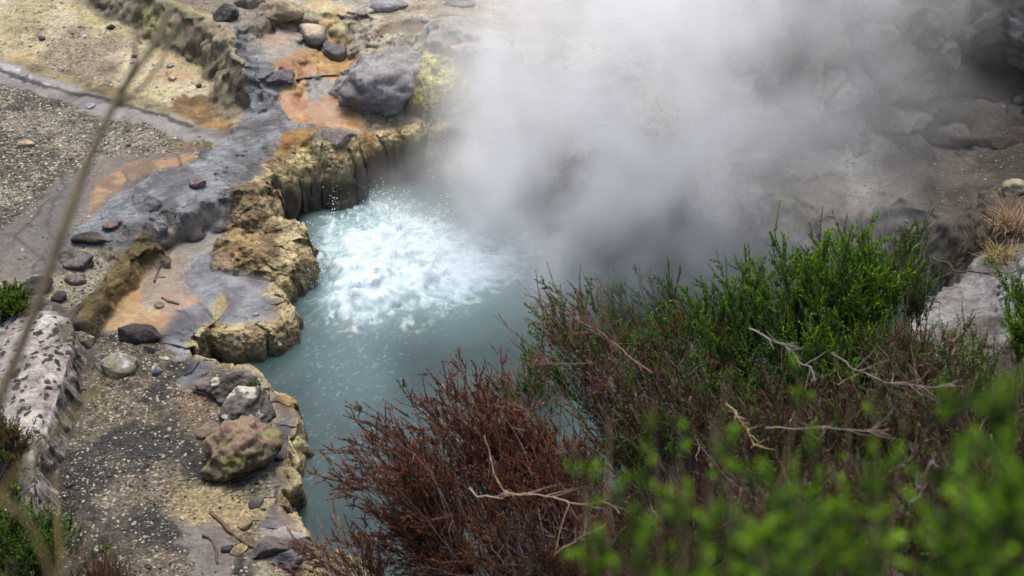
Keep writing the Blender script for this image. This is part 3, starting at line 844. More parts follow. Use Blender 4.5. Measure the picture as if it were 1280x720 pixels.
rock("stone", 195, 466, 20, "small bluish stone with white spots beside the yellow-crusted rock", "stone", (120, 126, 136), (92, 92, 98), (1, .7, 1), 1.2, 17, 8, .08, .25, 3, patch=(190, 190, 190))
rock("stone", 207, 450, 13, "tiny chalk-white stone near the lilac strip", "stone", (200, 190, 172), (176, 164, 140), (1, .7, .6), .4, 18, 7, .08, .2, 3)
rock("boulder", 294, 580, 104, "rugged mossy brown boulder on the rim of the pool", "boulder", (112, 102, 82), (46, 42, 34), (1, .9, .82), .5, 21, 9, .30, .18, 5, patch=(120, 116, 74), top=(138, 116, 98))
rock("rock", 310, 520, 78, "grey rock with white lichen crust behind the mossy boulder", "rock", (104, 98, 92), (72, 66, 62), (1, .8, .7), 1.1, 22, 9, .18, .25, 5, patch=(190, 186, 168))
rock("rock", 290, 488, 84, "rough grey-brown rock crowning the lower rim above the lilac strip", "rock", (112, 106, 100), (78, 70, 64), (1, .8, .55), .2, 23, 9, .2, .3, 5, patch=(176, 172, 150))
rock("rock", 262, 540, 40, "low pinkish-brown rock leaning on the mossy boulder", "rock", (132, 114, 100), (102, 88, 76), (1, .8, .5), .9, 25, 7, .15, .3, 4)
rock("rock", 112, 302, 52, "long black weathered rock below the end of the grey flow", "rock", (66, 60, 58), (92, 84, 82), (1, .45, .45), -.1, 31, 7, .1, .25, 4)
rock("rock", 98, 330, 62, "layered grey rock under the long black rock", "rock", (112, 104, 100), (72, 66, 62), (1, .5, .4), -.15, 32, 9, .14, .25, 4)
rock("rock", 48, 362, 46, "dark charcoal rock above the bright green moss plant", "rock", (78, 76, 78), (56, 54, 56), (1, .7, .6), .2, 33, 10, .08, .25, 4)
rock("rock", 96, 352, 30, "pinkish-brown stone perched on the golden wall", "rock", (128, 112, 104), (90, 80, 72), (1, .6, .5), .3, 34, 8, .12, .25, 4)
rock("stone", 72, 374, 24, "small black stone at the top of the lichen ledge", "stone", (66, 62, 62), (88, 82, 80), (1, .7, .6), .6, 35, 8, .1, .25, 3)
rock("stone", 60, 392, 22, "purplish-grey stone resting on the lichen ledge edge", "stone", (108, 100, 100), (80, 74, 74), (1, .7, .5), 1.6, 36, 8, .1, .25, 3)
rock("rock", 20, 415, 56, "round lichen-spotted slab lying on the pale ledge", "rock", (150, 142, 136), (104, 96, 92), (1, .8, .3), .3, 37, 7, .06, .3, 4, patch=(62, 54, 52))
rock("stone", 18, 510, 22, "pale half-buried stone in the moss under the ledge", "stone", (168, 158, 146), (140, 130, 118), (1, .7, .5), .3, 38, 7, .06, .3, 3)
rock("stone", 247, 232, 24, "smooth brown stone sitting alone on the grey flow", "stone", (124, 110, 108), (98, 86, 86), (1, .8, .55), .1, 41, 5, .06, .2, 4)
rock("stone", 183, 255, 46, "dark grey lump welded to the wide end of the grey flow", "stone", (116, 112, 114), (84, 80, 82), (1, .8, .5), -.5, 42, 5, .14, .4, 4)
rock("stone", 137, 282, 24, "rusty flat stone near the end of the grey flow", "stone", (140, 112, 96), (104, 90, 84), (1, .7, .4), .2, 43, 7, .1, .3, 3)
rock("rock", 390, 48, 52, "pale tilted slab with an orange-tan top above the orange pool", "rock", (134, 128, 124), (112, 104, 98), (1, .75, .5), -.5, 51, 9, .08, .2, 4, top=(190, 172, 148))
rock("rock", 413, 70, 46, "grey block resting against the pale tilted slab", "rock", (124, 122, 122), (98, 94, 92), (1, .7, .6), .2, 52, 8, .08, .25, 4)
rock("rock", 284, 22, 34, "grey rock with a dark hollow on the terrace bank", "rock", (112, 106, 102), (60, 56, 54), (1, .8, .8), .4, 53, 9, .12, .25, 4)
rock("rock", 352, 100, 38, "dark wrinkled crust block at the corner of the orange pool", "rock", (110, 104, 106), (84, 78, 78), (1, .8, .5), .4, 54, 7, .16, .35, 4)
rock("rock", 430, 176, 40, "pinkish-grey block wedged above the ochre slope", "rock", (140, 128, 120), (108, 98, 92), (1, .8, .6), .3, 55, 9, .1, .35, 4)
rock("stone", 532, 28, 14, "round white stone on the brown streak of the back terrace", "stone", (196, 186, 170), (170, 160, 148), (1, .9, .8), 0, 56, 6, .05, .2, 3)
rock("rock", 480, 8, 62, "flat bluish-grey slab on the back terrace", "rock", (150, 150, 152), (126, 122, 122), (1, .5, .25), .2, 57, 8, .06, .3, 4)
rock("rock", 570, 6, 48, "dark grey flat slab on the pale back terrace", "rock", (118, 112, 106), (100, 94, 90), (1, .5, .25), .1, 58, 8, .06, .3, 4)
rock("rock", 455, 14, 40, "whitish crusted slab beside the flat bluish-grey slab", "rock", (178, 172, 160), (150, 142, 130), (1, .6, .3), .5, 59, 8, .08, .3, 4)
rock("rock", 585, 62, 44, "pinkish-white rock at the edge of the steam", "rock", (172, 154, 144), (150, 138, 130), (1, .7, .4), 0, 60, 7, .1, .3, 4)
rock("rock", 350, 14, 70, "tan broken rock on the terrace above the pale flat", "rock", (168, 152, 122), (126, 112, 92), (1, .6, .45), .2, 64, 9, .16, .35, 4)
rock("rock", 312, 8, 50, "brown-grey flat rock at the head of the terrace bank", "rock", (132, 120, 106), (96, 88, 80), (1, .6, .4), -.2, 65, 9, .12, .3, 4)
rock("stone", 139, 36, 13, "dark red-brown stone on the yellow slope", "stone", (84, 54, 46), (66, 44, 40), (1, .6, .5), .1, 71, 5, .04, .15, 3)
rock("stone", 105, 47, 7, "white pebble just below the dark red-brown stone", "stone", (214, 208, 198), (196, 190, 180), (1, .8, .8), .1, 72, 5, .04, .15, 3)
rock("stone", 76, 88, 11, "whitish split stone on the brown patch of the yellow slope", "stone", (190, 182, 172), (150, 142, 136), (1, .8, .7), .5, 73, 7, .08, .15, 3)
rock("stone", 53, 50, 10, "slate-grey stone on a pale blotch of the slope", "stone", (92, 92, 98), (76, 76, 80), (1, .9, .8), .2, 74, 6, .05, .15, 3)
rock("stone", 168, 72, 8, "small brown stone in the middle of the yellow slope", "stone", (92, 78, 62), (74, 62, 52), (1, .8, .6), .2, 75, 6, .05, .15, 3)
rock("stone", 213, 84, 11, "light grey stone near the foot of the terrace bank", "stone", (160, 160, 164), (140, 138, 140), (1, .7, .6), .6, 76, 6, .05, .2, 3)
rock("stone", 216, 100, 13, "cream stone between the streaks under the terrace bank", "stone", (190, 176, 146), (170, 156, 126), (1, .7, .5), .3, 77, 6, .05, .2, 3)
rock("stone", 249, 109, 10, "charcoal stone at the foot of the terrace bank", "stone", (80, 78, 78), (64, 62, 62), (1, .8, .7), 1, 78, 7, .06, .2, 3)
rock("stone", 114, 134, 13, "bluish-white stone lying in the stream bed", "stone", (172, 176, 180), (146, 148, 152), (1, .8, .5), .4, 79, 7, .06, .2, 3)
rock("stone", 180, 154, 9, "grey stone midway along the stream bed", "stone", (140, 138, 140), (120, 118, 120), (1, .8, .5), .8, 80, 7, .06, .2, 3)
rock("stone", 33, 182, 22, "pale cream stone on the speckled gravel", "stone", (186, 168, 134), (160, 144, 112), (1, .6, .5), .3, 81, 7, .08, .25, 3)
rock("stone", 228, 649, 8, "small white stone at the corner of the grey mud patch", "stone", (200, 192, 172), (180, 172, 152), (1, .8, .7), .1, 82, 6, .05, .15, 3)
rock("stone", 198, 382, 16, "flat brown disc stone in the shallow beige pool", "stone", (132, 108, 94), (110, 92, 80), (1, .8, .3), .1, 83, 4, .05, .3, 3)
rock("stone", 200, 347, 14, "long thin tan stone beside the twig in the pool", "stone", (150, 132, 112), (130, 114, 98), (1, .4, .3), .1, 84, 4, .05, .2, 3)
rock("rock", 365, 706, 40, "grey cracked rock under the dead twigs at the pool end", "rock", (104, 102, 104), (66, 64, 66), (1, .8, .8), .3, 85, 10, .14, .2, 4)
rock("rock", 334, 690, 56, "dark rounded rock behind the grey cracked rock", "rock", (80, 78, 80), (104, 98, 90), (1, .7, .5), .2, 86, 6, .1, .3, 4)
rock("rock", 300, 690, 26, "yellowish knobbly rock in the rubble near the rim", "rock", (168, 150, 108), (120, 108, 84), (1, .8, .6), .2, 87, 8, .14, .3, 3)
rock("stone", 308, 658, 22, "grey stone with yellow stains by the rim rubble", "stone", (120, 112, 104), (150, 136, 96), (1, .8, .7), .7, 88, 8, .12, .3, 3)
rock("stone", 185, 710, 11, "dark stone near the dry grass tuft", "stone", (72, 70, 68), (58, 56, 54), (1, .8, .6), .2, 89, 7, .05, .2, 3)
rock("stone", 286, 688, 20, "black stone among the rim rubble", "stone", (58, 56, 56), (78, 74, 72), (1, .7, .6), .4, 90, 8, .08, .25, 3)
rock("stone", 320, 630, 26, "rough dark stone beside the white crust patch", "stone", (92, 88, 86), (70, 66, 62), (1, .7, .5), 1.2, 91, 8, .12, .3, 3)
rock("rock", 1262, 240, 38, "pale knobbly rock above the tan dead grass", "rock", (176, 170, 140), (140, 132, 110), (1, .8, .7), .3, 101, 8, .12, .25, 4)
rock("rock", 1192, 178, 66, "dark ledge rock with a pale upper edge below the cliff", "rock", (76, 72, 64), (52, 50, 46), (1, .6, .6), -.15, 102, 10, .08, .2, 4, top=(118, 112, 96))
rock("rock", 1245, 182, 62, "brown slab half buried in rubble below the cliff recess", "rock", (96, 84, 66), (66, 58, 48), (1, .6, .4), .1, 103, 9, .12, .3, 4)
rock("rock", 1140, 150, 50, "smoky grey rock at the foot of the cliff", "rock", (84, 80, 78), (60, 58, 56), (1, .7, .6), .5, 104, 9, .1, .3, 4)
rock("stone", 1185, 430, 20, "white angular stone between the twiggy shrubs", "stone", (190, 184, 176), (160, 154, 148), (1, .7, .6), .5, 105, 8, .08, .3, 3)

# ------------------------------------------------------------------ loose gravel
def scatter_stones(name, n, weight, smin, smax, palette, seed, squash=.6):
    r = np.random.default_rng(seed)
    gx0, gx1, gy0, gy1 = -3.7, 3.7, 6.35, 13.0
    P_ = np.stack([r.uniform(gx0, gx1, n * 14), r.uniform(gy0, gy1, n * 14)], 1)
    wv_ = gsample(weight, P_[:, 0], P_[:, 1])
    P_ = P_[r.random(len(P_)) < wv_][:n]; n = len(P_)
    v0, f0 = ICO[1]
    s_ = smin * (smax / smin) ** (r.random(n) ** 2.6)
    V = np.repeat(v0[None], n, 0) * (1 + r.uniform(-.25, .25, (n, len(v0), 1)))
    V *= np.stack([r.uniform(.8, 1.4, n), r.uniform(.7, 1.1, n), r.uniform(.3, .65, n)], 1)[:, None, :]
    an = r.uniform(0, 6.283, n); ca, sa = np.cos(an), np.sin(an)
    x_ = V[..., 0] * ca[:, None] - V[..., 1] * sa[:, None]; y_ = V[..., 0] * sa[:, None] + V[..., 1] * ca[:, None]
    V = np.stack([x_, y_, V[..., 2]], -1) * s_[:, None, None]
    z_ = hq(P_[:, 0], P_[:, 1])
    V += np.stack([P_[:, 0], P_[:, 1], z_ - .02 * s_], 1)[:, None, :]
    pal = np.array([lin(c) for c in palette]); c = pal[r.integers(0, len(pal), n)] * r.uniform(.75, 1.2, (n, 1))
    Fs = (f0[None] + (np.arange(n) * len(v0))[:, None, None]).reshape(-1, 3)
    return tag(mesh_np(name, V.reshape(-1, 3), Fs, M_PEBBLE, col=np.repeat(c, len(v0), 0), smooth=False), kind="stuff")

land_ok = (dl > .08) * (H > .05)
clump = sstep(-.5, .6, fbm2(X, Y, 2.5, 4, 301))
wgt = np.clip(GRAV, 0, 1) ** 1.3 * land_ok * (.15 + .85 * clump) * (1 - .9 * bank)
scatter_stones("gravel", 26000, wgt * (Y < 9.4) * (.25 + .75 * sstep(.1, .6, clump)), .0026, .0105, [(158, 150, 130), (122, 114, 100), (100, 92, 80), (80, 74, 68), (62, 58, 56), (168, 162, 146), (108, 98, 82), (88, 84, 80), (74, 68, 62), (70, 66, 62), (56, 54, 52)], 401)
scatter_stones("gravel", 15000, wgt * (Y >= 9.4), .004, .015, [(176, 166, 142), (152, 144, 124), (130, 122, 104), (112, 106, 96), (104, 96, 84), (196, 184, 156), (140, 118, 88), (120, 112, 98)], 402)
scatter_stones("gravel", 220, land_ok * (1 - bank) * (.2 + clump) * (WET < .7) * .6, .010, .022, [(120, 110, 94), (160, 148, 124), (90, 84, 78), (140, 130, 112)], 403)

# ------------------------------------------------------------------ the cliff behind the steam
base = np.array([plane_at(*p, .45)[:2] for p in [(846, 20), (852, 90), (868, 150), (905, 176), (960, 184), (1040, 178), (1110, 172), (1165, 152), (1215, 136), (1262, 150), (1320, 190), (1420, 230), (1560, 270), (1800, 340)]])
seg = np.concatenate([[0], np.cumsum(np.linalg.norm(np.diff(base, axis=0), axis=1))])
NU, NV = 560, 300
us = np.linspace(0, seg[-1], NU); hv = np.linspace(-.4, 4.2, NV)
bx_ = np.interp(us, seg, base[:, 0]); by_ = np.interp(us, seg, base[:, 1])
kx = np.ones(31) / 31
bx_ = np.convolve(np.pad(bx_, 15, 'edge'), kx, 'valid'); by_ = np.convolve(np.pad(by_, 15, 'edge'), kx, 'valid')
tx = np.gradient(bx_); ty = np.gradient(by_); tl = np.hypot(tx, ty); nx_, ny_ = -ty / tl, tx / tl     # pointing away from the pool
U, V_ = np.meshgrid(np.arange(NU), hv)
U = U.astype(int)
lean = .28 * V_ + .05 * V_ ** 2
Pc = np.stack([bx_[U] + nx_[U] * lean, by_[U] + ny_[U] * lean, V_ + .45], -1).reshape(-1, 3)
Pw = Pc + .12 * np.stack([fbm3(Pc, 1.6, 3, 501), fbm3(Pc, 1.6, 3, 511), fbm3(Pc, 1.6, 3, 521)], 1)
f1, f2, ce = worley3(Pw * np.array([1, 1, .8]), 2.1, 531)
g1, g2, cg = worley3(Pw * np.array([1, 1, 1.3]), 5.2, 541)
dd = .34 * (ce - .5) + .13 * (cg - .5) - .16 * sstep(.12, .0, f2 - f1) - .05 * sstep(.14, 0, g2 - g1) + .18 * fbm3(Pc, .9, 3, 551) + .03 * fbm3(Pc, 9, 3, 555)
hole = plane_at(1225, 118, .45); hc = np.array([hole[0], hole[1], .72])
hr = np.sqrt((((Pc - hc) / np.array([.30, .45, .22])) ** 2).sum(1))
dd -= .16 * sstep(1.25, .55, hr)
NN = np.stack([nx_[U].ravel(), ny_[U].ravel(), np.full(NU * NV, -.25)], 1)
Pc2 = Pc - NN * dd[:, None]
t = sstep(.2, .9, ce * .6 + cg * .5)[:, None]
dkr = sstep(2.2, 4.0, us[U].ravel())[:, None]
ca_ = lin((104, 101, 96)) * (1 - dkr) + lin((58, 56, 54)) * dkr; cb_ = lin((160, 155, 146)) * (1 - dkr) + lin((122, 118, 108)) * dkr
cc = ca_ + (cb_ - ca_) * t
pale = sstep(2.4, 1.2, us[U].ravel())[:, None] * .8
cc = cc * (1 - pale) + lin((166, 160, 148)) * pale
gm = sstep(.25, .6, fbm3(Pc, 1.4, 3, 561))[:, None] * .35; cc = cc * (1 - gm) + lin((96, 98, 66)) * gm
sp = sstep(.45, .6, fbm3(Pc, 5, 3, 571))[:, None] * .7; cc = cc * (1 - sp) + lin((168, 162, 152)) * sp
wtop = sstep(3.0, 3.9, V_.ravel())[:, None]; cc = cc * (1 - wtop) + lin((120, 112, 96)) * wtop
ii = np.arange(NU * NV).reshape(NV, NU)
Fc = np.stack([ii[:-1, :-1], ii[:-1, 1:], ii[1:, 1:], ii[1:, :-1]], -1).reshape(-1, 4)
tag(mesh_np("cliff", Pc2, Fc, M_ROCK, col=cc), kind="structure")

# ------------------------------------------------------------------ the lichen ledge with its fibrous upright face
le = np.array([plane_at(px, py, .44)[:2] for px, py in [(40, 366), (62, 378), (82, 388), (92, 402), (86, 436), (73, 478), (57, 520), (45, 560), (40, 605), (30, 650)]])
lw = np.array([.55, .62, .62, .62, .55, .45, .22, .12, .09, .06])
lh = np.array([.36, .42, .44, .44, .44, .43, .41, .38, .30, .20])
t_ = np.linspace(0, len(le) - 1, 620); i_ = np.arange(len(le))
ex = np.interp(t_, i_, le[:, 0]); ey = np.interp(t_, i_, le[:, 1]); ew = np.interp(t_, i_, lw); eh = np.interp(t_, i_, lh)
kk_ = np.ones(41) / 41; pad = lambda a: np.convolve(np.pad(a, 20, 'edge'), kk_, 'valid')
ex, ey, ew, eh = pad(ex), pad(ey), pad(ew), pad(eh)
sx_, sy_ = np.gradient(ex), np.gradient(ey); sl_2 = np.hypot(sx_, sy_); ox, oy = -sy_ / sl_2, sx_ / sl_2
if ox.mean() < 0: ox, oy = -ox, -oy            # outward, towards the gravel
vv_ = np.linspace(0, 1, 220)
UU, VV = np.meshgrid(np.arange(620), vv_)
topm = np.clip(VV / .6, 0, 1); fcm = np.clip((VV - .6) / .4, 0, 1)
offn = -(1 - topm) * ew[UU] + .17 * fcm ** 1.3
zz = eh[UU] - .10 * (1 - topm) ** 3 - .045 * sstep(.82, 1.0, topm) * (1 - fcm) - fcm * (eh[UU] - .02) * .97 - .045 * (fcm > 0)
Pl = np.stack([ex[UU] + ox[UU] * offn, ey[UU] + oy[UU] * offn, zz], -1).reshape(-1, 3)
uu = (np.cumsum(sl_2))[UU].ravel(); fm_ = fcm.ravel()
fib = vn2(uu * 46 + 1.5 * fm_, fm_ * 2.5 + .3 * np.sin(uu * 9), 801) * .6 + vn2(uu * 105, fm_ * 5, 805) * .4
crk = sstep(.80, .9, 1 - np.abs(vn2(uu * 5, fm_ * .8, 811) * 2 - 1)) * sstep(0, .1, fm_)
dsl = .022 * fbm3(Pl, 5, 3, 821) + .010 * fbm3(Pl, 17, 3, 825) + sstep(0, .15, fm_) * (.016 * (fib - .5) - .022 * crk)
lw1, lw2, lwc = worley3(Pl, 6.5, 841)
dsl -= (1 - sstep(0, .1, fm_)) * .010 * sstep(.05, .0, lw2 - lw1) * (vn3(Pl[:, 0] * 4, Pl[:, 1] * 4, Pl[:, 2] * 4, 861) > .5)
Pl = Pl + np.stack([ox[UU].ravel() * (.25 + .75 * (fm_ > 0)), oy[UU].ravel() * (.25 + .75 * (fm_ > 0)), np.where(fm_ > 0, .15, 1.0)], 1) * dsl[:, None]
ct = lin((176, 168, 160)) + (lin((128, 120, 114)) - lin((176, 168, 160))) * sstep(-.4, .5, fbm3(Pl, 6, 4, 831))[:, None]
f_1, f_2, f_c = worley3(Pl + .012 * fbm3(Pl, 30, 2, 835)[:, None], 24, 845)
flk = (sstep(.50, .40, f_1) * (f_c > .45))[:, None]; ct = ct * (1 - flk) + lin((58, 50, 48)) * flk
cf = lin((146, 138, 126)) + (lin((74, 68, 62)) - lin((146, 138, 126))) * sstep(.3, .7, fib)[:, None]
cf = cf * (1 - .5 * crk[:, None])
mf = sstep(.0, .12, fm_)[:, None]; cl = ct * (1 - mf) + cf * mf
mo = sstep(.35, .6, fbm3(Pl, 3.2, 4, 851))[:, None] * .7 * (1 - mf); cl = cl * (1 - mo) + lin((62, 60, 34)) * mo
il = np.arange(620 * 220).reshape(220, 620)
lo_ = mesh_np("rock_ledge", Pl, np.stack([il[:-1, :-1], il[:-1, 1:], il[1:, 1:], il[1:, :-1]], -1).reshape(-1, 4), M_ROCK, col=cl)
tag(lo_, "long pale lichen-speckled rock ledge with a fibrous grey upright face beside the dark gravel", "rock ledge")
# ------------------------------------------------------------------ plant materials
def leaf_material(name, trans=.25, rough=.5):
    m = NT(name)
    c = m.attr("Col").outputs["Color"]
    p = m.n("ShaderNodeBsdfPrincipled", {"Base Color": c, "Roughness": rough, "Specular IOR Level": .3})
    t = m.n("ShaderNodeBsdfTranslucent", {"Color": c})
    return m.surf(m.n("ShaderNodeMixShader", {0: trans, 1: p, 2: t}))

M_LEAF = leaf_material("leaf")
M_DEAD = leaf_material("dead_leaf", .12, .8)
m = NT("twig_bark"); gp = m.geo()
nz = m.noise(60, 4, .6, m.n("ShaderNodeMapping", {"Vector": gp, "Scale": (1, 1, .3)}))
v = m.mapr(nz.outputs["Fac"], .3, .7, .7, 1.25)
M_BARK = m.surf(m.n("ShaderNodeBsdfPrincipled", {"Base Color": m.mix(1.0, m.attr("Col").outputs["Color"], m.n("ShaderNodeCombineColor", {0: v, 1: v, 2: v}), 'MULTIPLY'), "Roughness": .8,
    "Normal": m.n("ShaderNodeBump", {"Strength": .4, "Distance": .003, "Height": nz.outputs["Fac"]})}))


class Tubes:
    def __init__(self): self.v = []; self.f = []; self.c = []; self.n = 0

    def add(self, P_, r0, r1, col, sides=5):
        P_ = np.asarray(P_, float); k_ = len(P_)
        T = np.gradient(P_, axis=0); T /= np.linalg.norm(T, axis=1)[:, None] + 1e-9
        ref = np.array([.3, .2, .93]) if abs(T[:, 2]).mean() < .8 else np.array([1, .1, 0])
        A_ = np.cross(T, ref); A_ /= np.linalg.norm(A_, axis=1)[:, None] + 1e-9
        B_ = np.cross(T, A_)
        an = np.arange(sides) * 2 * np.pi / sides
        R = np.linspace(r0, r1, k_)[:, None, None]
        V = P_[:, None] + R * (np.cos(an)[None, :, None] * A_[:, None] + np.sin(an)[None, :, None] * B_[:, None])
        i = np.arange(k_ - 1)[:, None] * sides; j = np.arange(sides)[None]; j2 = (j + 1) % sides
        F_ = np.stack([i + j, i + j2, i + sides + j2, i + sides + j], -1).reshape(-1, 4) + self.n
        self.v.append(V.reshape(-1, 3)); self.f.append(F_); self.c.append(np.repeat(np.asarray(col)[None], k_ * sides, 0)); self.n += k_ * sides

    def build(self, name, mat, parent=None, origin=(0, 0, 0)):
        return mesh_np(name, np.concatenate(self.v) - np.asarray(origin), np.concatenate(self.f), mat, parent, col=np.concatenate(self.c))


class Leaves:
    def __init__(self): self.p = []; self.d = []; self.s = []; self.l = []; self.w = []; self.c = []

    def sprig(self, P_, n, l, w, ang, c0, c1, r, t0=.12, bend=0.0):
        """n narrow leaves spiralling round the shoot P_ from c0 at the base to c1 at the tip"""
        t = t0 + (1 - t0) * np.sort(r.random(n)); k_ = (len(P_) - 1) * t
        i = np.minimum(k_.astype(int), len(P_) - 2); fr = (k_ - i)[:, None]
        pos = P_[i] * (1 - fr) + P_[i + 1] * fr
        a = P_[i + 1] - P_[i]; a /= np.linalg.norm(a, axis=1)[:, None] + 1e-9
        rv = r.normal(size=(n, 3)); rv -= (rv * a).sum(1)[:, None] * a; rv /= np.linalg.norm(rv, axis=1)[:, None] + 1e-9
        an = np.radians(ang * r.uniform(.6, 1.35, n))[:, None] * (1.1 - .5 * t[:, None])
        d = a * np.cos(an) + rv * np.sin(an); d[:, 2] += bend; d /= np.linalg.norm(d, axis=1)[:, None]
        sd = np.cross(d, r.normal(size=(n, 3))); sd /= np.linalg.norm(sd, axis=1)[:, None] + 1e-9
        ll = l * r.uniform(.6, 1.2, n) * (1.1 - .45 * t)
        cc = c0 + (c1 - c0) * (np.clip(t + r.normal(0, .15, n), 0, 1) ** 1.5)[:, None]
        cc = cc * r.uniform(.7, 1.3, (n, 1))
        self.p.append(pos); self.d.append(d); self.s.append(sd); self.l.append(ll); self.w.append(np.full(n, w) * r.uniform(.7, 1.2, n)); self.c.append(cc)

    def build(self, name, mat, parent=None, origin=(0, 0, 0)):
        p = np.concatenate(self.p) - np.asarray(origin); d = np.concatenate(self.d); s_ = np.concatenate(self.s)
        l = np.concatenate(self.l)[:, None]; w_ = np.concatenate(self.w)[:, None]; c = np.concatenate(self.c)
        up_ = np.cross(s_, d)
        V = np.stack([p, p + d * l * .45 + s_ * w_ * .5 + up_ * w_ * .12, p + d * l - up_ * l * .06, p + d * l * .45 - s_ * w_ * .5 + up_ * w_ * .12], 1).reshape(-1, 3)
        return mesh_np(name, V, np.arange(len(V)).reshape(-1, 4), mat, parent, col=np.repeat(c, 4, 0), smooth=False)


def bez(a, b, c, k_=9):
    t = np.linspace(0, 1, k_)[:, None]
    return (1 - t) ** 2 * a + 2 * t * (1 - t) * b + t * t * c


def wob(P_, r, amp):
    k_ = len(P_); n = r.normal(size=(k_, 3)); n[0] = 0
    n = np.cumsum(n, 0) * amp / math.sqrt(k_)
    return P_ + n


GREEN = dict(c0=lin((36, 66, 22)), c1=lin((98, 132, 44)), l=.018, w=.0046, ang=48, den=520, mat=M_LEAF, bark=lin((88, 72, 56)))
FRESH = dict(c0=lin((20, 62, 4)), c1=lin((136, 180, 22)), l=.018, w=.0045, ang=50, den=560, mat=M_LEAF, bark=lin((110, 92, 60)))  # highlights and dark bush interior put into the tip and base colours
BROWN = dict(c0=lin((74, 42, 28)), c1=lin((136, 82, 52)), l=.016, w=.0036, ang=42, den=640, mat=M_DEAD, bark=lin((92, 76, 66)))
DARKB = dict(c0=lin((50, 32, 24)), c1=lin((104, 66, 46)), l=.015, w=.0034, ang=44, den=480, mat=M_DEAD, bark=lin((84, 72, 66)))
PINKB = dict(c0=lin((116, 82, 66)), c1=lin((164, 120, 96)), l=.015, w=.0034, ang=42, den=500, mat=M_DEAD, bark=lin((112, 94, 82)))
OLIVE = dict(c0=lin((50, 58, 26)), c1=lin((104, 116, 50)), l=.016, w=.0042, ang=48, den=460, mat=M_LEAF, bark=lin((112, 98, 84)))
MOSSG = dict(c0=lin((48, 74, 24)), c1=lin((112, 136, 48)), l=.013, w=.006, ang=60, den=700, mat=M_LEAF, bark=lin((70, 60, 40)))


def ppm(dist):
    return 640 / (dist * TAN)


def shrub(name, label, px, py, rx, ry, bpx, bpy, nbr, pal, pal2=None, mixp=0.0, sprigs=6, slen=.15, lean=(0, 0, .75), seed=1, depth_r=.9, bare=4, group=None, cat="shrub", stem_r=.0042, dist=None, spread=.5):
    """a shrub rooted at photo spot (bpx, bpy) whose crown is centred on the sight line of (px, py) above its root"""
    r = np.random.default_rng(seed)
    base = on_ground(bpx, bpy) if dist is None else depth_at(bpx, bpy, dist)
    if dist is not None: base[2] = hq(base[0], base[1])[0]
    D = (base - CAM) @ FWD
    cen = depth_at(px, py, D)
    k_ = 1 / ppm(D)
    rad = np.array([rx * k_, max(rx, ry) * k_ * depth_r, ry * k_ / .84])
    root = empty(name, base, label, cat, group)
    tb = Tubes(); lv = {}
    for b in range(int(nbr * (1.5 if name == 'dead_shrub' else 1.25))):
        u = r.normal(size=3); u /= np.linalg.norm(u); u[2] = abs(u[2]) * .8 + .2 * u[2]
        tgt = cen + rad * u * (r.uniform(1.0, 1.32) if r.random() < .14 else r.uniform(.3, 1.0) ** .6)
        gz = hq(tgt[0], tgt[1])[0]
        if tgt[2] < gz + .03: tgt[2] = gz + r.uniform(.03, .12)
        st = base + np.array([r.normal(0, .05), r.normal(0, .05), -.02])
        mid = st + (tgt - st) * np.array([.35, .35, .62]) + r.normal(0, .05, 3)
        P_ = wob(bez(st, mid, tgt, 11), r, .012)
        tb.add(P_, stem_r * r.uniform(.7, 1.2), .0012, pal['bark'] * r.uniform(.6, 1.25))
        ns = max(2, int(sprigs * r.uniform(.6, 1.4)))
        for q in range(ns):
            t = 1.0 if q == 0 else r.uniform(.45, 1) ** .8
            kk = t * 10; i = min(int(kk), 9); o = P_[i] + (P_[i + 1] - P_[i]) * (kk - i)
            tan = P_[i + 1] - P_[i]; tan /= np.linalg.norm(tan) + 1e-9
            rv = r.normal(size=3); rv /= np.linalg.norm(rv)
            d = tan * .7 + rv * spread + np.array(lean); d /= np.linalg.norm(d)
            L = slen * r.uniform(.45, 1.3)
            Q = wob(bez(o, o + d * L * .5, o + d * L + np.array([0, 0, .10 * L]) + rv * .12 * L, 6), r, .004)
            pl = pal2 if (pal2 is not None and r.random() < mixp) else pal
            tb.add(Q, .0015, .0005, pl['bark'] * r.uniform(.6, 1.1), 3)
            lv.setdefault(id(pl), (pl, Leaves()))[1].sprig(Q, max(6, int(pl['den'] * L)), pl['l'], pl['w'], pl['ang'], pl['c0'], pl['c1'], r)
            # side shoots
            for e in range(r.integers(0, 4)):
                i2 = r.integers(1, 5); d2 = d + r.normal(0, .55, 3); d2 /= np.linalg.norm(d2); L2 = L * r.uniform(.25, .55)
                Q2 = np.linspace(Q[i2], Q[i2] + d2 * L2, 4)
                tb.add(Q2, .001, .0004, pl['bark'] * r.uniform(.6, 1.1), 3)
                lv[id(pl)][1].sprig(Q2, max(4, int(pl['den'] * L2)), pl['l'], pl['w'], pl['ang'], pl['c0'], pl['c1'], r)
    for b in range(int(bare * 2.2)):
        u = r.normal(size=3); u /= np.linalg.norm(u); u[2] = abs(u[2])
        tgt = cen + rad * u * r.uniform(.7, 1.15)
        mid = (base + tgt) / 2 + r.normal(0, .14, 3) * np.array([1, 1, .6])
        P_ = wob(bez(base, mid, tgt, 12), r, .02)
        bc = lin((140, 124, 108)) * r.uniform(.55, 1.15)
        tb.add(P_, .0026, .0008, bc, 4)
        for e in range(3):
            i2 = r.integers(4, 11); d2 = r.normal(0, 1, 3); d2[2] = abs(d2[2]) * .4; d2 /= np.linalg.norm(d2)
            tb.add(wob(bez(P_[i2], P_[i2] + d2 * .06, P_[i2] + d2 * .14 + [0, 0, .03], 5), r, .01), .0016, .0005, bc, 3)
    tb.build("branches", M_BARK, root, base)
    for pl, L_ in lv.values():
        L_.build("foliage", pl['mat'], root, base)
    return root

GD = "dead brown shrubs on the pool bank"
GG = "green shrubs along the top of the bank"
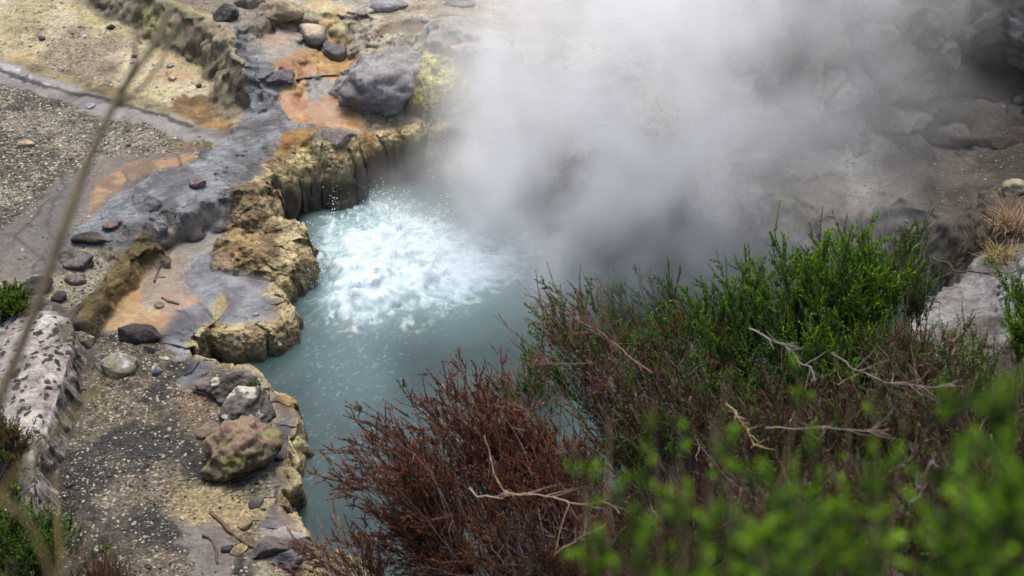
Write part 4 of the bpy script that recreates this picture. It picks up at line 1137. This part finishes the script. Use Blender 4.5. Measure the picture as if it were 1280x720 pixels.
# dead brown shrubs, hanging over the water on the near bank
shrub("dead_shrub", "rust-brown dead shrub leaning farthest out over the open water", 500, 600, 62, 78, 590, 770, 34, BROWN, OLIVE, .04, sprigs=8, slen=.16, lean=(-.5, -.1, .15), seed=201, spread=.75, group=GD)
shrub("dead_shrub", "tall rust-brown dead shrub with feathery plumes rising against the teal water", 585, 545, 62, 68, 640, 740, 32, BROWN, PINKB, .2, sprigs=8, slen=.16, lean=(-.35, 0, .45), seed=202, spread=.7, group=GD)
shrub("dead_shrub", "low dead brown shrub with water showing through its bare twigs", 555, 675, 90, 50, 640, 775, 40, BROWN, DARKB, .4, sprigs=8, slen=.13, lean=(-.35, 0, .15), seed=203, spread=.8, group=GD, bare=8)
shrub("dead_shrub", "dense reddish-brown dead shrub in the middle of the brown thicket", 680, 610, 80, 70, 720, 750, 44, BROWN, DARKB, .4, sprigs=8, slen=.14, lean=(-.3, 0, .3), seed=204, spread=.75, group=GD, bare=8)
shrub("dead_shrub", "feathery rust-brown dead shrub filling the gap under the half-dead shrub", 655, 585, 60, 55, 715, 720, 34, BROWN, PINKB, .4, sprigs=8, slen=.14, lean=(-.3, 0, .4), seed=217, group=GD, spread=.7, bare=6)
shrub("dead_shrub", "brown dead shrub with a few green shoots beside the water gap", 640, 520, 55, 60, 720, 650, 26, PINKB, GREEN, .35, sprigs=7, slen=.15, lean=(-.2, 0, .6), seed=205, group=GD)
shrub("dead_shrub", "half-dead shrub with pinkish-brown sprays and thin green tips", 720, 450, 62, 66, 800, 620, 28, PINKB, GREEN, .38, sprigs=7, slen=.17, lean=(-.35, 0, .6), seed=206, group=GD, bare=6)
shrub("dead_shrub", "tangled dark-brown dead shrub under the green shrubs", 840, 520, 90, 50, 870, 650, 40, DARKB, GREEN, .3, sprigs=7, slen=.13, lean=(-.2, 0, .4), seed=207, group=GD, bare=10)
shrub("dead_shrub", "very dark dead shrub at the bottom of the brown thicket", 700, 695, 90, 50, 720, 800, 40, DARKB, sprigs=7, slen=.13, lean=(-.15, 0, .4), seed=208, group=GD, bare=8)
shrub("dead_shrub", "dark-brown dead shrub with pale bent twigs behind the blurred green leaves", 960, 560, 95, 55, 990, 680, 42, DARKB, OLIVE, .3, sprigs=7, slen=.13, lean=(0, 0, .5), seed=209, group=GD, bare=12)
shrub("dead_shrub", "twiggy brown shrub with olive tufts and grey bent branches", 1090, 540, 95, 55, 1110, 660, 42, DARKB, OLIVE, .45, sprigs=7, slen=.13, lean=(0, 0, .5), seed=210, group=GD, bare=14)
shrub("dead_shrub", "grey-brown dead shrub under the largest blurred green bush", 1215, 560, 90, 60, 1230, 680, 40, DARKB, OLIVE, .45, sprigs=7, slen=.13, lean=(0, 0, .5), seed=211, group=GD, bare=10)
shrub("dead_shrub", "shadowed brown dead shrub with curly twigs below the blurred leaves", 850, 680, 100, 60, 870, 800, 44, DARKB, sprigs=7, slen=.13, lean=(0, 0, .5), seed=212, group=GD, bare=10)
shrub("dead_shrub", "shadowed dead shrub with grey forked sticks low on the bank", 1010, 680, 100, 60, 1020, 810, 44, DARKB, OLIVE, .45, sprigs=7, slen=.13, lean=(0, 0, .5), seed=213, group=GD, bare=10)
shrub("dead_shrub", "dark tangled dead shrub with a zigzag grey branch low on the bank", 1160, 660, 100, 70, 1180, 800, 44, DARKB, OLIVE, .45, sprigs=7, slen=.13, lean=(0, 0, .5), seed=214, group=GD, bare=12)
shrub("dead_shrub", "low reddish dead twigs sprawling over the pale end of the pool", 425, 705, 80, 22, 470, 760, 26, BROWN, PINKB, .3, sprigs=4, slen=.12, lean=(-.3, 0, .1), seed=215, group=GD, bare=16)
shrub("dead_shrub", "dead twiggy shrub lying in the lowest corner among blurred leaves", 1270, 690, 60, 50, 1280, 800, 24, DARKB, OLIVE, .3, sprigs=6, slen=.13, lean=(0, 0, .5), seed=216, group=GD, bare=8)
# green shrubs along the top
shrub("green_shrub", "dark-green shrub at the water end of the green row", 895, 420, 52, 55, 930, 560, 34, GREEN, FRESH, .2, sprigs=8, slen=.15, lean=(-.15, 0, .9), seed=231, group=GG, bare=3)
shrub("green_shrub", "bushy green shrub with many upright shoots in the middle of the green row", 980, 385, 66, 62, 990, 550, 46, GREEN, FRESH, .4, sprigs=9, slen=.16, lean=(0, 0, .6), seed=232, group=GG, bare=8)
shrub("green_shrub", "tall bright-green shrub whose shoots stand out against the steam", 1062, 368, 52, 62, 1070, 540, 42, GREEN, FRESH, .5, sprigs=9, slen=.17, lean=(0, 0, .8), seed=233, group=GG, bare=3)
shrub("green_shrub", "upright brown-green shrub at the whitish slope end of the green row", 1135, 352, 32, 50, 1125, 480, 22, GREEN, OLIVE, .5, sprigs=8, slen=.14, lean=(.1, 0, .9), seed=234, group=GG, bare=5)
shrub("green_shrub", "shaded dense green shrub below the upright shoots", 930, 470, 90, 42, 950, 590, 44, GREEN, sprigs=8, slen=.13, lean=(0, 0, .8), seed=235, group=GG, bare=6)
shrub("green_shrub", "leafy mid-green shrub between the upright shoots and the twiggy olive shrub", 1050, 440, 80, 42, 1060, 560, 42, GREEN, FRESH, .3, sprigs=8, slen=.14, lean=(0, 0, .8), seed=236, group=GG, bare=6)
shrub("olive_shrub", "twiggy olive shrub with bare grey stems below the whitish slope", 1140, 470, 80, 36, 1160, 570, 30, OLIVE, BROWN, .3, sprigs=7, slen=.13, lean=(.1, 0, .6), seed=237, group=GG, bare=16)
shrub("olive_shrub", "sparse olive shrub with thin dead sticks on the whitish slope", 1205, 440, 45, 40, 1215, 520, 7, OLIVE, FRESH, .4, sprigs=5, slen=.12, lean=(.1, 0, .7), seed=238, group=GG, bare=14)
shrub("green_shrub", "narrow green shrub at the edge of the photo beside the whitish slope", 1272, 415, 20, 60, 1290, 540, 12, GREEN, FRESH, .6, sprigs=7, slen=.15, lean=(0, 0, .8), seed=239, group=GG, bare=4)
shrub("olive_shrub", "dead-tipped olive shrub behind the largest blurred green bush", 1215, 505, 60, 28, 1225, 600, 26, OLIVE, GREEN, .4, sprigs=7, slen=.13, lean=(0, 0, .7), seed=240, group=GG, bare=10)
shrub("green_shrub", "small dark-green shrub mixed into the brown sprays above the water gap", 790, 460, 46, 50, 830, 590, 18, GREEN, PINKB, .3, sprigs=7, slen=.15, lean=(-.2, 0, .8), seed=241, group=GG, bare=3)
shrub("green_shrub", "thin green sprigs growing through the brown thicket by the water", 675, 480, 30, 40, 720, 640, 12, GREEN, OLIVE, .3, sprigs=6, slen=.14, lean=(-.1, 0, .9), seed=242, group=GG, bare=2)

shrub("green_shrub", "loose green shrub with brown shoots leaning out between the green row and the half-dead shrub", 800, 400, 52, 46, 880, 545, 26, GREEN, PINKB, .35, sprigs=7, slen=.16, lean=(-.35, 0, .6), seed=243, group=GG, bare=6, spread=.65)
shrub("green_shrub", "sprawling green shrub mixed with rusty sprays in front of the dark-green shrub", 850, 455, 70, 40, 900, 580, 34, GREEN, BROWN, .35, sprigs=7, slen=.14, lean=(-.2, 0, .5), seed=244, group=GG, bare=8, spread=.7)
shrub("green_shrub", "green-and-rust shrub over the tangled dead twigs in the middle of the thicket", 770, 540, 66, 40, 810, 650, 30, GREEN, DARKB, .5, sprigs=7, slen=.14, lean=(-.2, 0, .5), seed=245, group=GG, bare=8, spread=.7)

# plants at the lichen ledge
shrub("moss_plant", "bright green leafy cushion on top of the lichen ledge", 14, 383, 30, 16, 12, 396, 40, MOSSG, sprigs=8, slen=.05, lean=(0, 0, .6), seed=251, bare=0, cat="plant", stem_r=.002)
shrub("moss_plant", "dark mossy cushion in the hollow under the lichen ledge", 12, 470, 26, 14, 8, 482, 30, MOSSG, BROWN, .3, sprigs=8, slen=.05, lean=(0, 0, .6), seed=252, bare=0, cat="plant", stem_r=.002)
shrub("moss_plant", "brownish moss cushion with yellow tips beneath the pale half-buried stone", 14, 560, 34, 36, 10, 600, 36, OLIVE, BROWN, .4, sprigs=8, slen=.05, lean=(0, 0, .6), seed=253, bare=0, cat="plant", stem_r=.002)
shrub("green_shrub", "low dense dark-green shrub in the corner beside the dry grass tuft", 40, 690, 66, 40, 30, 752, 60, GREEN, MOSSG, .4, sprigs=10, slen=.09, lean=(0, 0, .6), seed=254, bare=2)
shrub("leafy_weed", "small weed with broad pale-green leaves above the corner shrub", 12, 645, 18, 30, 6, 700, 6, dict(MOSSG, l=.045, w=.018, den=120), sprigs=3, slen=.08, lean=(0, 0, .8), seed=255, bare=0, cat="plant", stem_r=.002)
shrub("moss_tuft", "little green tuft growing on the white-crusted rock at the rim", 318, 497, 12, 10, 318, 506, 10, MOSSG, sprigs=4, slen=.04, lean=(0, 0, .8), seed=256, bare=0, cat="plant", stem_r=.001)


# ------------------------------------------------------------------ grass tufts
def grass(name, label, px, py, n, h, spread, c0, c1, seed, lean=(0, 0), droop=.25, wid=.003, dist=None):
    r = np.random.default_rng(seed)
    g = on_ground(px, py)
    V = []; Fq = []; Cc = []
    for i in range(n):
        o = np.array([r.normal(0, .05), r.normal(0, .04), -.01]); an = r.uniform(0, 6.283); s_ = spread * r.uniform(.2, 1)
        hh = h * r.uniform(.5, 1.1)
        tip = o + np.array([math.cos(an) * s_ + lean[0] * hh, math.sin(an) * s_ + lean[1] * hh, hh * (1 - droop * r.random())])
        mid = o + (tip - o) * .5 + np.array([0, 0, hh * .22])
        P_ = bez(o, mid, tip, 6); sd = np.array([math.sin(an), -math.cos(an), 0]) if r.random() < .5 else np.array([1, 0, 0.0])
        wv_ = wid * np.linspace(1, .15, 6)[:, None]
        b0_ = len(V) * 12
        V.append(np.stack([P_ - sd * wv_, P_ + sd * wv_], 1).reshape(-1, 3))
        k_ = np.arange(5)[:, None] * 2
        Fq.append(np.concatenate([k_, k_ + 1, k_ + 3, k_ + 2], 1) + b0_)
        Cc.append(np.repeat((c0 + (c1 - c0) * r.random())[None] * r.uniform(.7, 1.2), 12, 0))
    o = mesh_np(name, np.concatenate(V), np.concatenate(Fq), M_DEAD, col=np.concatenate(Cc))
    o.location = g
    return tag(o, label, "grass tuft")

grass("dry_grass_tuft", "dry brown grass tuft fanning upward at the edge of the dark gravel", 130, 738, 260, .30, .16, lin((92, 74, 54)), lin((140, 118, 84)), 271)
grass("dry_grass_tuft", "dark wilted grass clump on the bank below the tan dead grass", 1232, 310, 160, .22, .16, lin((70, 64, 56)), lin((120, 110, 92)), 272, droop=.6)
grass("dry_grass_tuft", "tan dead grass hanging down the rubble by the pale knobbly rock", 1266, 285, 300, .20, .2, lin((140, 112, 82)), lin((184, 160, 128)), 273, droop=.9)
grass("dry_grass_tuft", "yellowish dead grass mat under the tan dead grass", 1255, 325, 160, .12, .2, lin((120, 106, 66)), lin((160, 144, 96)), 274, droop=.9)

# ------------------------------------------------------------------ bare branches and twigs
def stick(name, label, pts, r0, r1, col, cat="branch", seed=1, sides=7, twigs=0, ground=False, dists=None):
    """pts: photo spots with a distance each"""
    r = np.random.default_rng(seed)
    if ground:
        P_ = np.array([on_ground(*p[:2]) + [0, 0, r0 * .6] for p in pts])
    else:
        P_ = np.array([depth_at(*p) for p in pts])
    # smooth the corners
    t = np.linspace(0, len(P_) - 1, len(P_) * 6)
    S = np.stack([np.interp(t, np.arange(len(P_)), P_[:, k_]) for k_ in range(3)], 1)
    ker = np.array([1, 2, 3, 2, 1.]) / 9
    S2 = np.stack([np.convolve(np.pad(S[:, k_], 2, 'edge'), ker, 'valid') for k_ in range(3)], 1)
    tb = Tubes(); c = lin(col)
    o = S2[0].copy()
    seg_ = np.linalg.norm(S2[-1] - S2[0]); S2 = S2 + np.stack([np.convolve(np.pad(r.normal(0, 1, len(S2)), 2, 'edge'), ker, 'valid') for _ in range(3)], 1) * seg_ * .03
    if not ground: r0, r1 = r0 * .62, r1 * .6; twigs = twigs * 3 + 3
    tb.add(S2, r0, r1, c, sides)
    for e in range(twigs):
        i = r.integers(len(S2) // 4, len(S2) - 2); d = S2[i + 1] - S2[i]; d = d / np.linalg.norm(d) + r.normal(0, .6, 3); d /= np.linalg.norm(d); L = np.linalg.norm(S2[-1] - S2[0]) * r.uniform(.12, .3)
        tb.add(wob(bez(S2[i], S2[i] + d * L * .5, S2[i] + d * L + [0, 0, .1 * L], 6), r, L * .05), r1 * 1.1, r1 * .4, c * r.uniform(.8, 1.1), 4)
    ob = tb.build(name, M_BARK, None, o); ob.location = o
    return tag(ob, label, cat)

stick("bare_branch", "long pale branch lying level across the middle of the brown thicket", [(582, 607, 7.0), (600, 619, 6.95), (640, 619, 6.85), (700, 623, 6.8), (745, 627, 6.7), (770, 637, 6.6)], .0075, .004, (144, 122, 100), seed=1, twigs=3)
stick("bare_branch", "thin pale twig curving down to meet the level branch", [(606, 543, 6.95), (612, 570, 6.95), (620, 598, 6.93), (629, 614, 6.92), (637, 618, 6.9)], .0045, .003, (150, 127, 103), seed=2, twigs=1)
stick("bare_branch", "tan branch slanting up through the dark lower thicket", [(690, 698, 6.2), (712, 680, 6.15), (735, 664, 6.1), (760, 654, 6.05)], .0055, .003, (147, 122, 95), seed=3, twigs=2)
stick("bare_branch", "grey-brown branch rising out of the green shrubs into the thicket", [(935, 412, 6.75), (965, 424, 6.7), (990, 440, 6.65), (1010, 458, 6.6), (1024, 474, 6.55)], .0065, .004, (122, 113, 104), seed=4, twigs=4)
stick("bare_branch", "long thin curved twig sweeping below the olive shrub", [(1040, 440, 6.5), (1068, 462, 6.45), (1100, 472, 6.4), (1150, 480, 6.4), (1200, 484, 6.4)], .0045, .003, (122, 106, 95), seed=5, twigs=5)
stick("bare_branch", "forked pale twig above the lower blurred leaves", [(905, 505, 6.3), (918, 513, 6.28), (928, 530, 6.26), (940, 550, 6.25), (952, 560, 6.2)], .005, .003, (152, 134, 91), seed=6, twigs=3)
stick("bare_branch", "hooked grey branch standing in the dark gap beside the blurred bush", [(1100, 600, 5.6), (1125, 582, 5.6), (1142, 572, 5.6), (1152, 555, 5.6), (1158, 540, 5.6)], .006, .0035, (122, 106, 101), seed=7, twigs=5)
stick("bare_branch", "zigzag grey branch low in the dark gap between blurred leaves", [(1140, 630, 5.2), (1148, 620, 5.2), (1153, 612, 5.2), (1151, 606, 5.2), (1158, 590, 5.2), (1166, 572, 5.2)], .006, .0035, (127, 109, 104), seed=8, twigs=4)
stick("bare_branch", "pale stick leaning out of the largest blurred bush", [(1262, 596, 4.9), (1255, 580, 4.9), (1246, 562, 4.9), (1236, 543, 4.9)], .006, .0035, (144, 131, 119), seed=9)
stick("bare_branch", "grey twig running level above the lower dark-brown shrub", [(960, 530, 6.2), (1000, 536, 6.15), (1040, 533, 6.1), (1080, 538, 6.1), (1110, 535, 6.1)], .005, .003, (127, 109, 100), seed=10, twigs=5)
stick("bare_branch", "arching dead spray with a green tip reaching farthest across the water", [(815, 470, 7.0), (770, 432, 7.1), (735, 408, 7.15), (700, 388, 7.2), (672, 378, 7.2)], .006, .002, (108, 82, 67), seed=11, twigs=9)
stick("bare_branch", "thin bare twig pointing straight out over the water", [(740, 452, 7.2), (700, 458, 7.25), (665, 456, 7.3), (640, 450, 7.3)], .0035, .0012, (120, 90, 80), seed=12, twigs=4)
stick("dead_branch", "dark dead branch lying on the whitish slope beside the olive shrub", [(1165, 322, 9.35), (1190, 334, 9.2), (1222, 342, 9.1), (1262, 340, 9.1), (1290, 335, 9.1)], .008, .005, (60, 54, 50), seed=13)
stick("twig", "thin dark twig lying in the shallow beige pool", [(193, 352), (199, 336), (206, 322), (214, 311)], .006, .003, (92, 74, 66), "twig", ground=True)
stick("twig", "short reddish stick at the edge of the lilac slab", [(202, 372), (212, 378), (224, 382)], .011, .008, (126, 98, 84), "twig", ground=True)
stick("twig", "black crooked twig lying across the orange pool", [(370, 101), (385, 100), (400, 96), (424, 95)], .010, .005, (54, 46, 40), "twig", ground=True)
stick("twig", "dark twig lying on the gravel below the lichen ledge", [(72, 487), (92, 489), (110, 488)], .006, .003, (56, 50, 46), "twig", ground=True)
stick("twig", "reddish-brown curved dead root beside the grey mud patch", [(262, 644), (276, 652), (290, 668), (305, 680), (330, 690)], .012, .006, (92, 64, 52), "twig", ground=True)
stick("twig", "second dark curved root next to the grey mud patch", [(252, 668), (264, 676), (272, 690), (270, 706)], .009, .005, (84, 62, 52), "twig", ground=True)
stick("twig", "brown stick lying at the rim end of the pool", [(318, 700), (340, 694), (366, 682), (392, 676), (420, 676)], .006, .003, (110, 88, 80), "twig", ground=True)

# the tall stick close to the viewer, rooted in the bank below the frame
TB = hq(-1.15, 1.5)[0]
st = empty("slender_sapling", (-1.45, 2.0, hq(-1.45, 2.0)[0]), "tall bare olive-brown sapling crossing the stream and gravel, out of focus", "sapling")
r = np.random.default_rng(5); o_ = np.array(st.location)
main = np.array([o_, depth_at(-60, 640, 2.574), depth_at(0, 497, 2.640), depth_at(45, 385, 2.680), depth_at(80, 285, 2.719), depth_at(105, 215, 2.772), depth_at(128, 160, 2.798), depth_at(150, 117, 2.838), depth_at(170, 88, 2.904), depth_at(190, 58, 2.970), depth_at(206, 22, 3.036)])
t = np.linspace(0, 10, 44); mp = np.stack([np.interp(t, np.arange(11), main[:, k_]) for k_ in range(3)], 1)
tb = Tubes(); tb.add(mp, .0094, .0042, lin((80, 69, 47)), 8)
for i in (9, 14, 19, 22, 25, 28): tb.add(np.linspace(mp[i] - (mp[i + 1] - mp[i]) * .12, mp[i] + (mp[i + 1] - mp[i]) * .12, 4), 0.0096 - i * .00012, 0.0096 - i * .00012, lin((90, 84, 50)), 8)
tb.build("stem", M_BARK, st, o_)
for pts in ([(150, 117, 2.15), (168, 84, 2.1), (170, 50, 2.05), (173, 15, 2.0)], [(150, 130, 2.14), (178, 110, 2.3), (205, 72, 2.45), (222, 20, 2.6)], [(172, 86, 2.2), (200, 50, 2.3), (214, 5, 2.4)]):
    tb = Tubes(); q = np.array([depth_at(p[0], p[1], p[2] * 1.32) for p in pts]); t = np.linspace(0, len(q) - 1, 14)
    tb.add(np.stack([np.interp(t, np.arange(len(q)), q[:, k_]) for k_ in range(3)], 1), .0044, .0026, lin((84, 72, 48)), 6); tb.build("branch", M_BARK, st, o_)


def near_stem(label, pts, r0, col):
    q = np.array([depth_at(*p) for p in pts]); b = q[0].copy(); b[2] = hq(b[0], b[1])[0] - .02
    q = np.vstack([b, q]); t = np.linspace(0, len(q) - 1, 26)
    S = np.stack([np.interp(t, np.arange(len(q)), q[:, k_]) for k_ in range(3)], 1)
    for _ in range(3): S[1:-1] = (S[:-2] + 2 * S[1:-1] + S[2:]) / 4
    tb = Tubes(); tb.add(S, r0, r0 * .55, lin(col), 7)
    ob = tb.build("bare_twig", M_BARK, None, S[0]); ob.location = S[0]
    tag(ob, label, "stem")

near_stem("blurred arching brown stem in the corner crossing the dark-green shrub", [(80, 800, 2.0), (60, 705, 2.0), (35, 650, 2.0), (0, 622, 2.0), (-40, 610, 2.0)], .0034, (104, 84, 52))
near_stem("blurred upright stem beside the arching brown stem", [(74, 800, 2.3), (76, 700, 2.3), (72, 650, 2.35), (66, 590, 2.4)], .0028, (110, 92, 56))
near_stem("faint slanting stem out of focus over the dark gravel", [(20, 820, 1.9), (78, 715, 1.9), (104, 690, 1.9), (130, 655, 1.9)], .0034, (120, 96, 84))
near_stem("faint greenish stem out of focus crossing the gravel below the ledge", [(-60, 700, 1.8), (20, 590, 1.8), (75, 530, 1.8), (130, 480, 1.8), (150, 462, 1.8)], .003, (120, 104, 52))


# ------------------------------------------------------------------ green bushes close to the viewer
def near_bush(label, tips, seed, base_px, pal=FRESH, nsp=6, rad=.012, slen=.046):
    """tips: (photo x, y, distance): a leafy tuft on its own stem each"""
    r = np.random.default_rng(seed)
    bd = np.mean([t_[2] for t_ in tips]) * .92
    b = depth_at(base_px[0], base_px[1], bd); b[2] = hq(b[0], b[1])[0]
    root = empty("leafy_shrub", b, label, "shrub", "out-of-focus green shrubs nearest the viewer")
    tb = Tubes(); lv = Leaves()
    for (x, y, d, *sc) in tips:
        k_ = sc[0] if sc else 1
        c = depth_at(x, y, d); tone = r.uniform(.45, 1.15)
        st_ = b + np.array([r.normal(0, .03), r.normal(0, .03), 0])
        mid = st_ + (c - st_) * np.array([.5, .5, .55]) + r.normal(0, .03, 3)
        P_ = wob(bez(st_, mid, c, 12), r, .008)
        tb.add(P_, .003, .0012, pal['bark'] * r.uniform(.6, 1.1), 5)
        for q in range(int(nsp * .7 * k_ * r.uniform(.5, 1.4))):
            o = P_[-1] + (P_[-3] - P_[-1]) * r.random() * 1.2 + r.normal(0, rad * .5 * k_, 3)
            dv = r.normal(0, .62, 3) + np.array([0, 0, .8]); dv /= np.linalg.norm(dv); L = slen * k_ * r.uniform(.6, 1.25)
            Q = bez(o, o + dv * L * .5, o + dv * L + [0, 0, .1 * L], 5)
            tb.add(Q, .001, .0004, pal['bark'], 3)
            lv.sprig(Q, int(pal['den'] * 1.5 * L), .018, .0042, 55, pal['c0'] * tone, pal['c1'] * (.4 + .6 * tone), r, t0=.0)
    tb.build("branches", M_BARK, root, b); lv.build("foliage", pal['mat'], root, b)

near_bush("blurred bright-green sprigs floating before the dark thicket, highest of the blurred leaves", [(930, 458, 2.6, .8), (822, 492, 2.7, .6), (848, 530, 2.6, .7), (1000, 486, 2.7, .7), (893, 520, 2.7, .6), (900, 560, 2.5)], 301, (900, 900), nsp=6)
near_bush("blurred bright-green sprigs at the brown edge of the blurred leaves", [(762, 520, 2.7, .7), (716, 558, 2.7, .6), (735, 590, 2.6, .7), (790, 620, 2.4, 1.1), (770, 645, 2.3, 1.2), (812, 600, 2.4, 1)], 302, (780, 900), nsp=7)
near_bush("blurred green bush filling the middle of the near leaves", [(840, 575, 2.3), (880, 600, 2.2, 1.3), (850, 640, 2.1, 1.2), (915, 630, 2.1, 1.2), (880, 660, 2.0, 1.2), (945, 600, 2.2, 1.2), (900, 700, 1.9, 1.2)], 303, (880, 960), nsp=8)
near_bush("blurred green bush standing between the hooked branch and the middle near leaves", [(975, 590, 2.2, 1.2), (1005, 570, 2.3), (1000, 630, 2.1, 1.3), (1050, 610, 2.1, 1.3), (1090, 600, 2.2, 1.1), (1030, 660, 2.0, 1.3), (1100, 645, 2.0, 1.2)], 304, (1040, 960), nsp=8)
near_bush("blurred small green sprigs above the hooked branch", [(1060, 500, 2.8, .7), (1085, 505, 2.8, .6), (1130, 520, 2.8, .5)], 305, (1080, 900), nsp=6)
near_bush("largest blurred green bush, tall and dark-hearted, beside the leaning pale stick", [(1215, 500, 2.2, 1.2), (1250, 490, 2.1, 1.3), (1190, 535, 2.2, 1.2), (1230, 540, 2.0, 1.5), (1275, 530, 2.0, 1.5), (1200, 580, 2.0, 1.3), (1250, 590, 1.9, 1.5), (1290, 600, 1.9, 1.5), (1210, 620, 2.0, 1.2), (1265, 640, 1.9, 1.4)], 306, (1250, 1000), nsp=9)
near_bush("blurred green bush along the bottom edge under the middle near leaves", [(770, 700, 2.0, 1.1), (810, 690, 1.9, 1.2), (850, 710, 1.9, 1.2), (940, 690, 1.9, 1.2), (980, 700, 1.9, 1.3), (1010, 705, 1.8, 1.2)], 307, (880, 1020), nsp=8)
near_bush("blurred yellowish-green bush in the bottom corner below the largest blurred bush", [(1100, 700, 1.9, 1.3), (1060, 690, 1.9, 1), (1140, 690, 1.9, .9), (1230, 690, 1.8, 1.2), (1275, 700, 1.8, 1.3)], 308, (1160, 1020), nsp=8)
near_bush("blurred green leaves peeping in at the corner above the dry grass", [(6, 705, 1.9, .9), (-20, 690, 1.9, 1)], 309, (-20, 900), nsp=6)
# ------------------------------------------------------------------ steam rising off the pool and drifting away over the far shore
STEAM_K = 1.42
SBOX = ((-2.0, 8.0, .03), (4.0, 12.6, 3.1)); SRES = (130, 100, 66)


class GN:
    def __init__(self, name):
        self.t = bpy.data.node_groups.new(name, 'GeometryNodeTree')
        self.t.interface.new_socket("Geometry", in_out='OUTPUT', socket_type='NodeSocketGeometry')
        self.out = self.t.nodes.new("NodeGroupOutput")
    put = NT.put; n = NT.n; math = NT.math; mapr = NT.mapr; noise = NT.noise


m = GN("steam_density")
gp = m.n("GeometryNodeInputPosition").outputs[0]
wn = m.noise(.9, 2, .5, gp)
wv = m.n("ShaderNodeVectorMath", {0: wn.outputs["Color"], 1: (.5, .5, .5)}, operation='SUBTRACT')
wv = m.n("ShaderNodeVectorMath", {0: wv, 3: 1.1}, operation='SCALE')
wn2 = m.noise(3.2, 2, .5, gp)
wv2 = m.n("ShaderNodeVectorMath", {0: wn2.outputs["Color"], 1: (.5, .5, .5)}, operation='SUBTRACT')
wv2 = m.n("ShaderNodeVectorMath", {0: wv2, 3: .3}, operation='SCALE')
pw = m.n("ShaderNodeVectorMath", {0: m.n("ShaderNodeVectorMath", {0: gp, 1: wv}, operation='ADD'), 1: wv2}, operation='ADD')
px_, py_, pz_ = m.n("ShaderNodeSeparateXYZ", {0: pw}).outputs
qx, qy, pz0 = m.n("ShaderNodeSeparateXYZ", {0: gp}).outputs
M = m.math


def plume(x0, xs_, y0, ys_, rx, rxs, ry, rys, amp, zs, ze):
    cx = M('MULTIPLY_ADD', pz_, xs_, x0); cy = M('MULTIPLY_ADD', pz_, ys_, y0)
    ax_ = M('DIVIDE', M('SUBTRACT', px_, cx), M('MULTIPLY_ADD', pz_, rxs, rx))
    ay_ = M('DIVIDE', M('SUBTRACT', py_, cy), M('MULTIPLY_ADD', pz_, rys, ry))
    r2 = M('ADD', M('MULTIPLY', ax_, ax_), M('MULTIPLY', ay_, ay_))
    g = M('EXPONENT', M('MULTIPLY', r2, -1.0))
    return M('MULTIPLY', M('MULTIPLY', g, amp), M('SUBTRACT', 1.0, m.mapr(pz0, zs, ze, 0, 1, True)))

d1 = plume(.02, .42, 9.95, .25, .66, .30, .60, .30, .74, 1.6, 3.0)
d2 = plume(.85, .6, 10.2, .15, 1.25, .25, 1.1, .2, .36, 1.4, 3.0)
d3 = plume(-.72, .2, 9.7, .1, .42, .1, .5, .1, .42, .05, .6)
d4 = plume(.55, .0, 9.3, .0, 1.2, .0, 1.2, .0, .42, .1, .9)
d5 = plume(.15, .1, 10.2, .1, .85, .1, .8, .1, .55, .35, 1.4)
d6 = plume(1.15, .35, 9.9, .1, .65, .2, .7, .1, .36, .9, 2.3)
dn = m.noise(1.9, 5, .6, pw)
nm = m.mapr(dn.outputs["Fac"], .38, .66, .0, 1.9)
dens = M('ADD', M('ADD', d1, d2), M('ADD', d3, M('ADD', M('ADD', d4, d6), d5)))
# thins out to nothing towards the limits of the plume
edge = M('MULTIPLY', M('MULTIPLY', m.mapr(M('SUBTRACT', px_, M('MULTIPLY', M('MAXIMUM', M('SUBTRACT', pz0, .15), 0.0), .40)), -1.25, -.15, 0, 1, True), m.mapr(px_, 1.9, 3.5, 1, .0, True)), M('MULTIPLY', m.mapr(qy, 8.2, 9.5, 0, 1, True), m.mapr(qy, 12.0, 12.6, 1, 0, True)))
dens = M('MULTIPLY', M('MULTIPLY', M('MULTIPLY', dens, nm), STEAM_K), edge)
dens = M('MAXIMUM', M('SUBTRACT', dens, .03), 0.0)
vc = m.n("GeometryNodeVolumeCube", {"Density": dens, "Min": SBOX[0], "Max": SBOX[1], "Resolution X": SRES[0], "Resolution Y": SRES[1], "Resolution Z": SRES[2]})
ms = NT("steam_vapour")
at = ms.attr("density").outputs["Fac"]
ms.put(ms.out.inputs["Volume"], ms.n("ShaderNodeVolumeScatter", {"Color": (1, .99, .97, 1), "Density": at, "Anisotropy": 0.0}))
M_STEAM = ms.m
sm = m.n("GeometryNodeSetMaterial", {"Geometry": vc, "Material": M_STEAM})
m.put(m.out.inputs[0], sm)
vol = bpy.data.volumes.new("steam")
vo_ = bpy.data.objects.new("steam", vol); COL.objects.link(vo_)
vol.materials.append(M_STEAM)
vol.render.step_size = .12
md = vo_.modifiers.new("density", 'NODES'); md.node_group = m.t
tag(vo_, kind="stuff")
scene.cycles.volume_step_rate = 1.0
scene.cycles.volume_max_steps = 96
scene.cycles.volume_bounces = 8
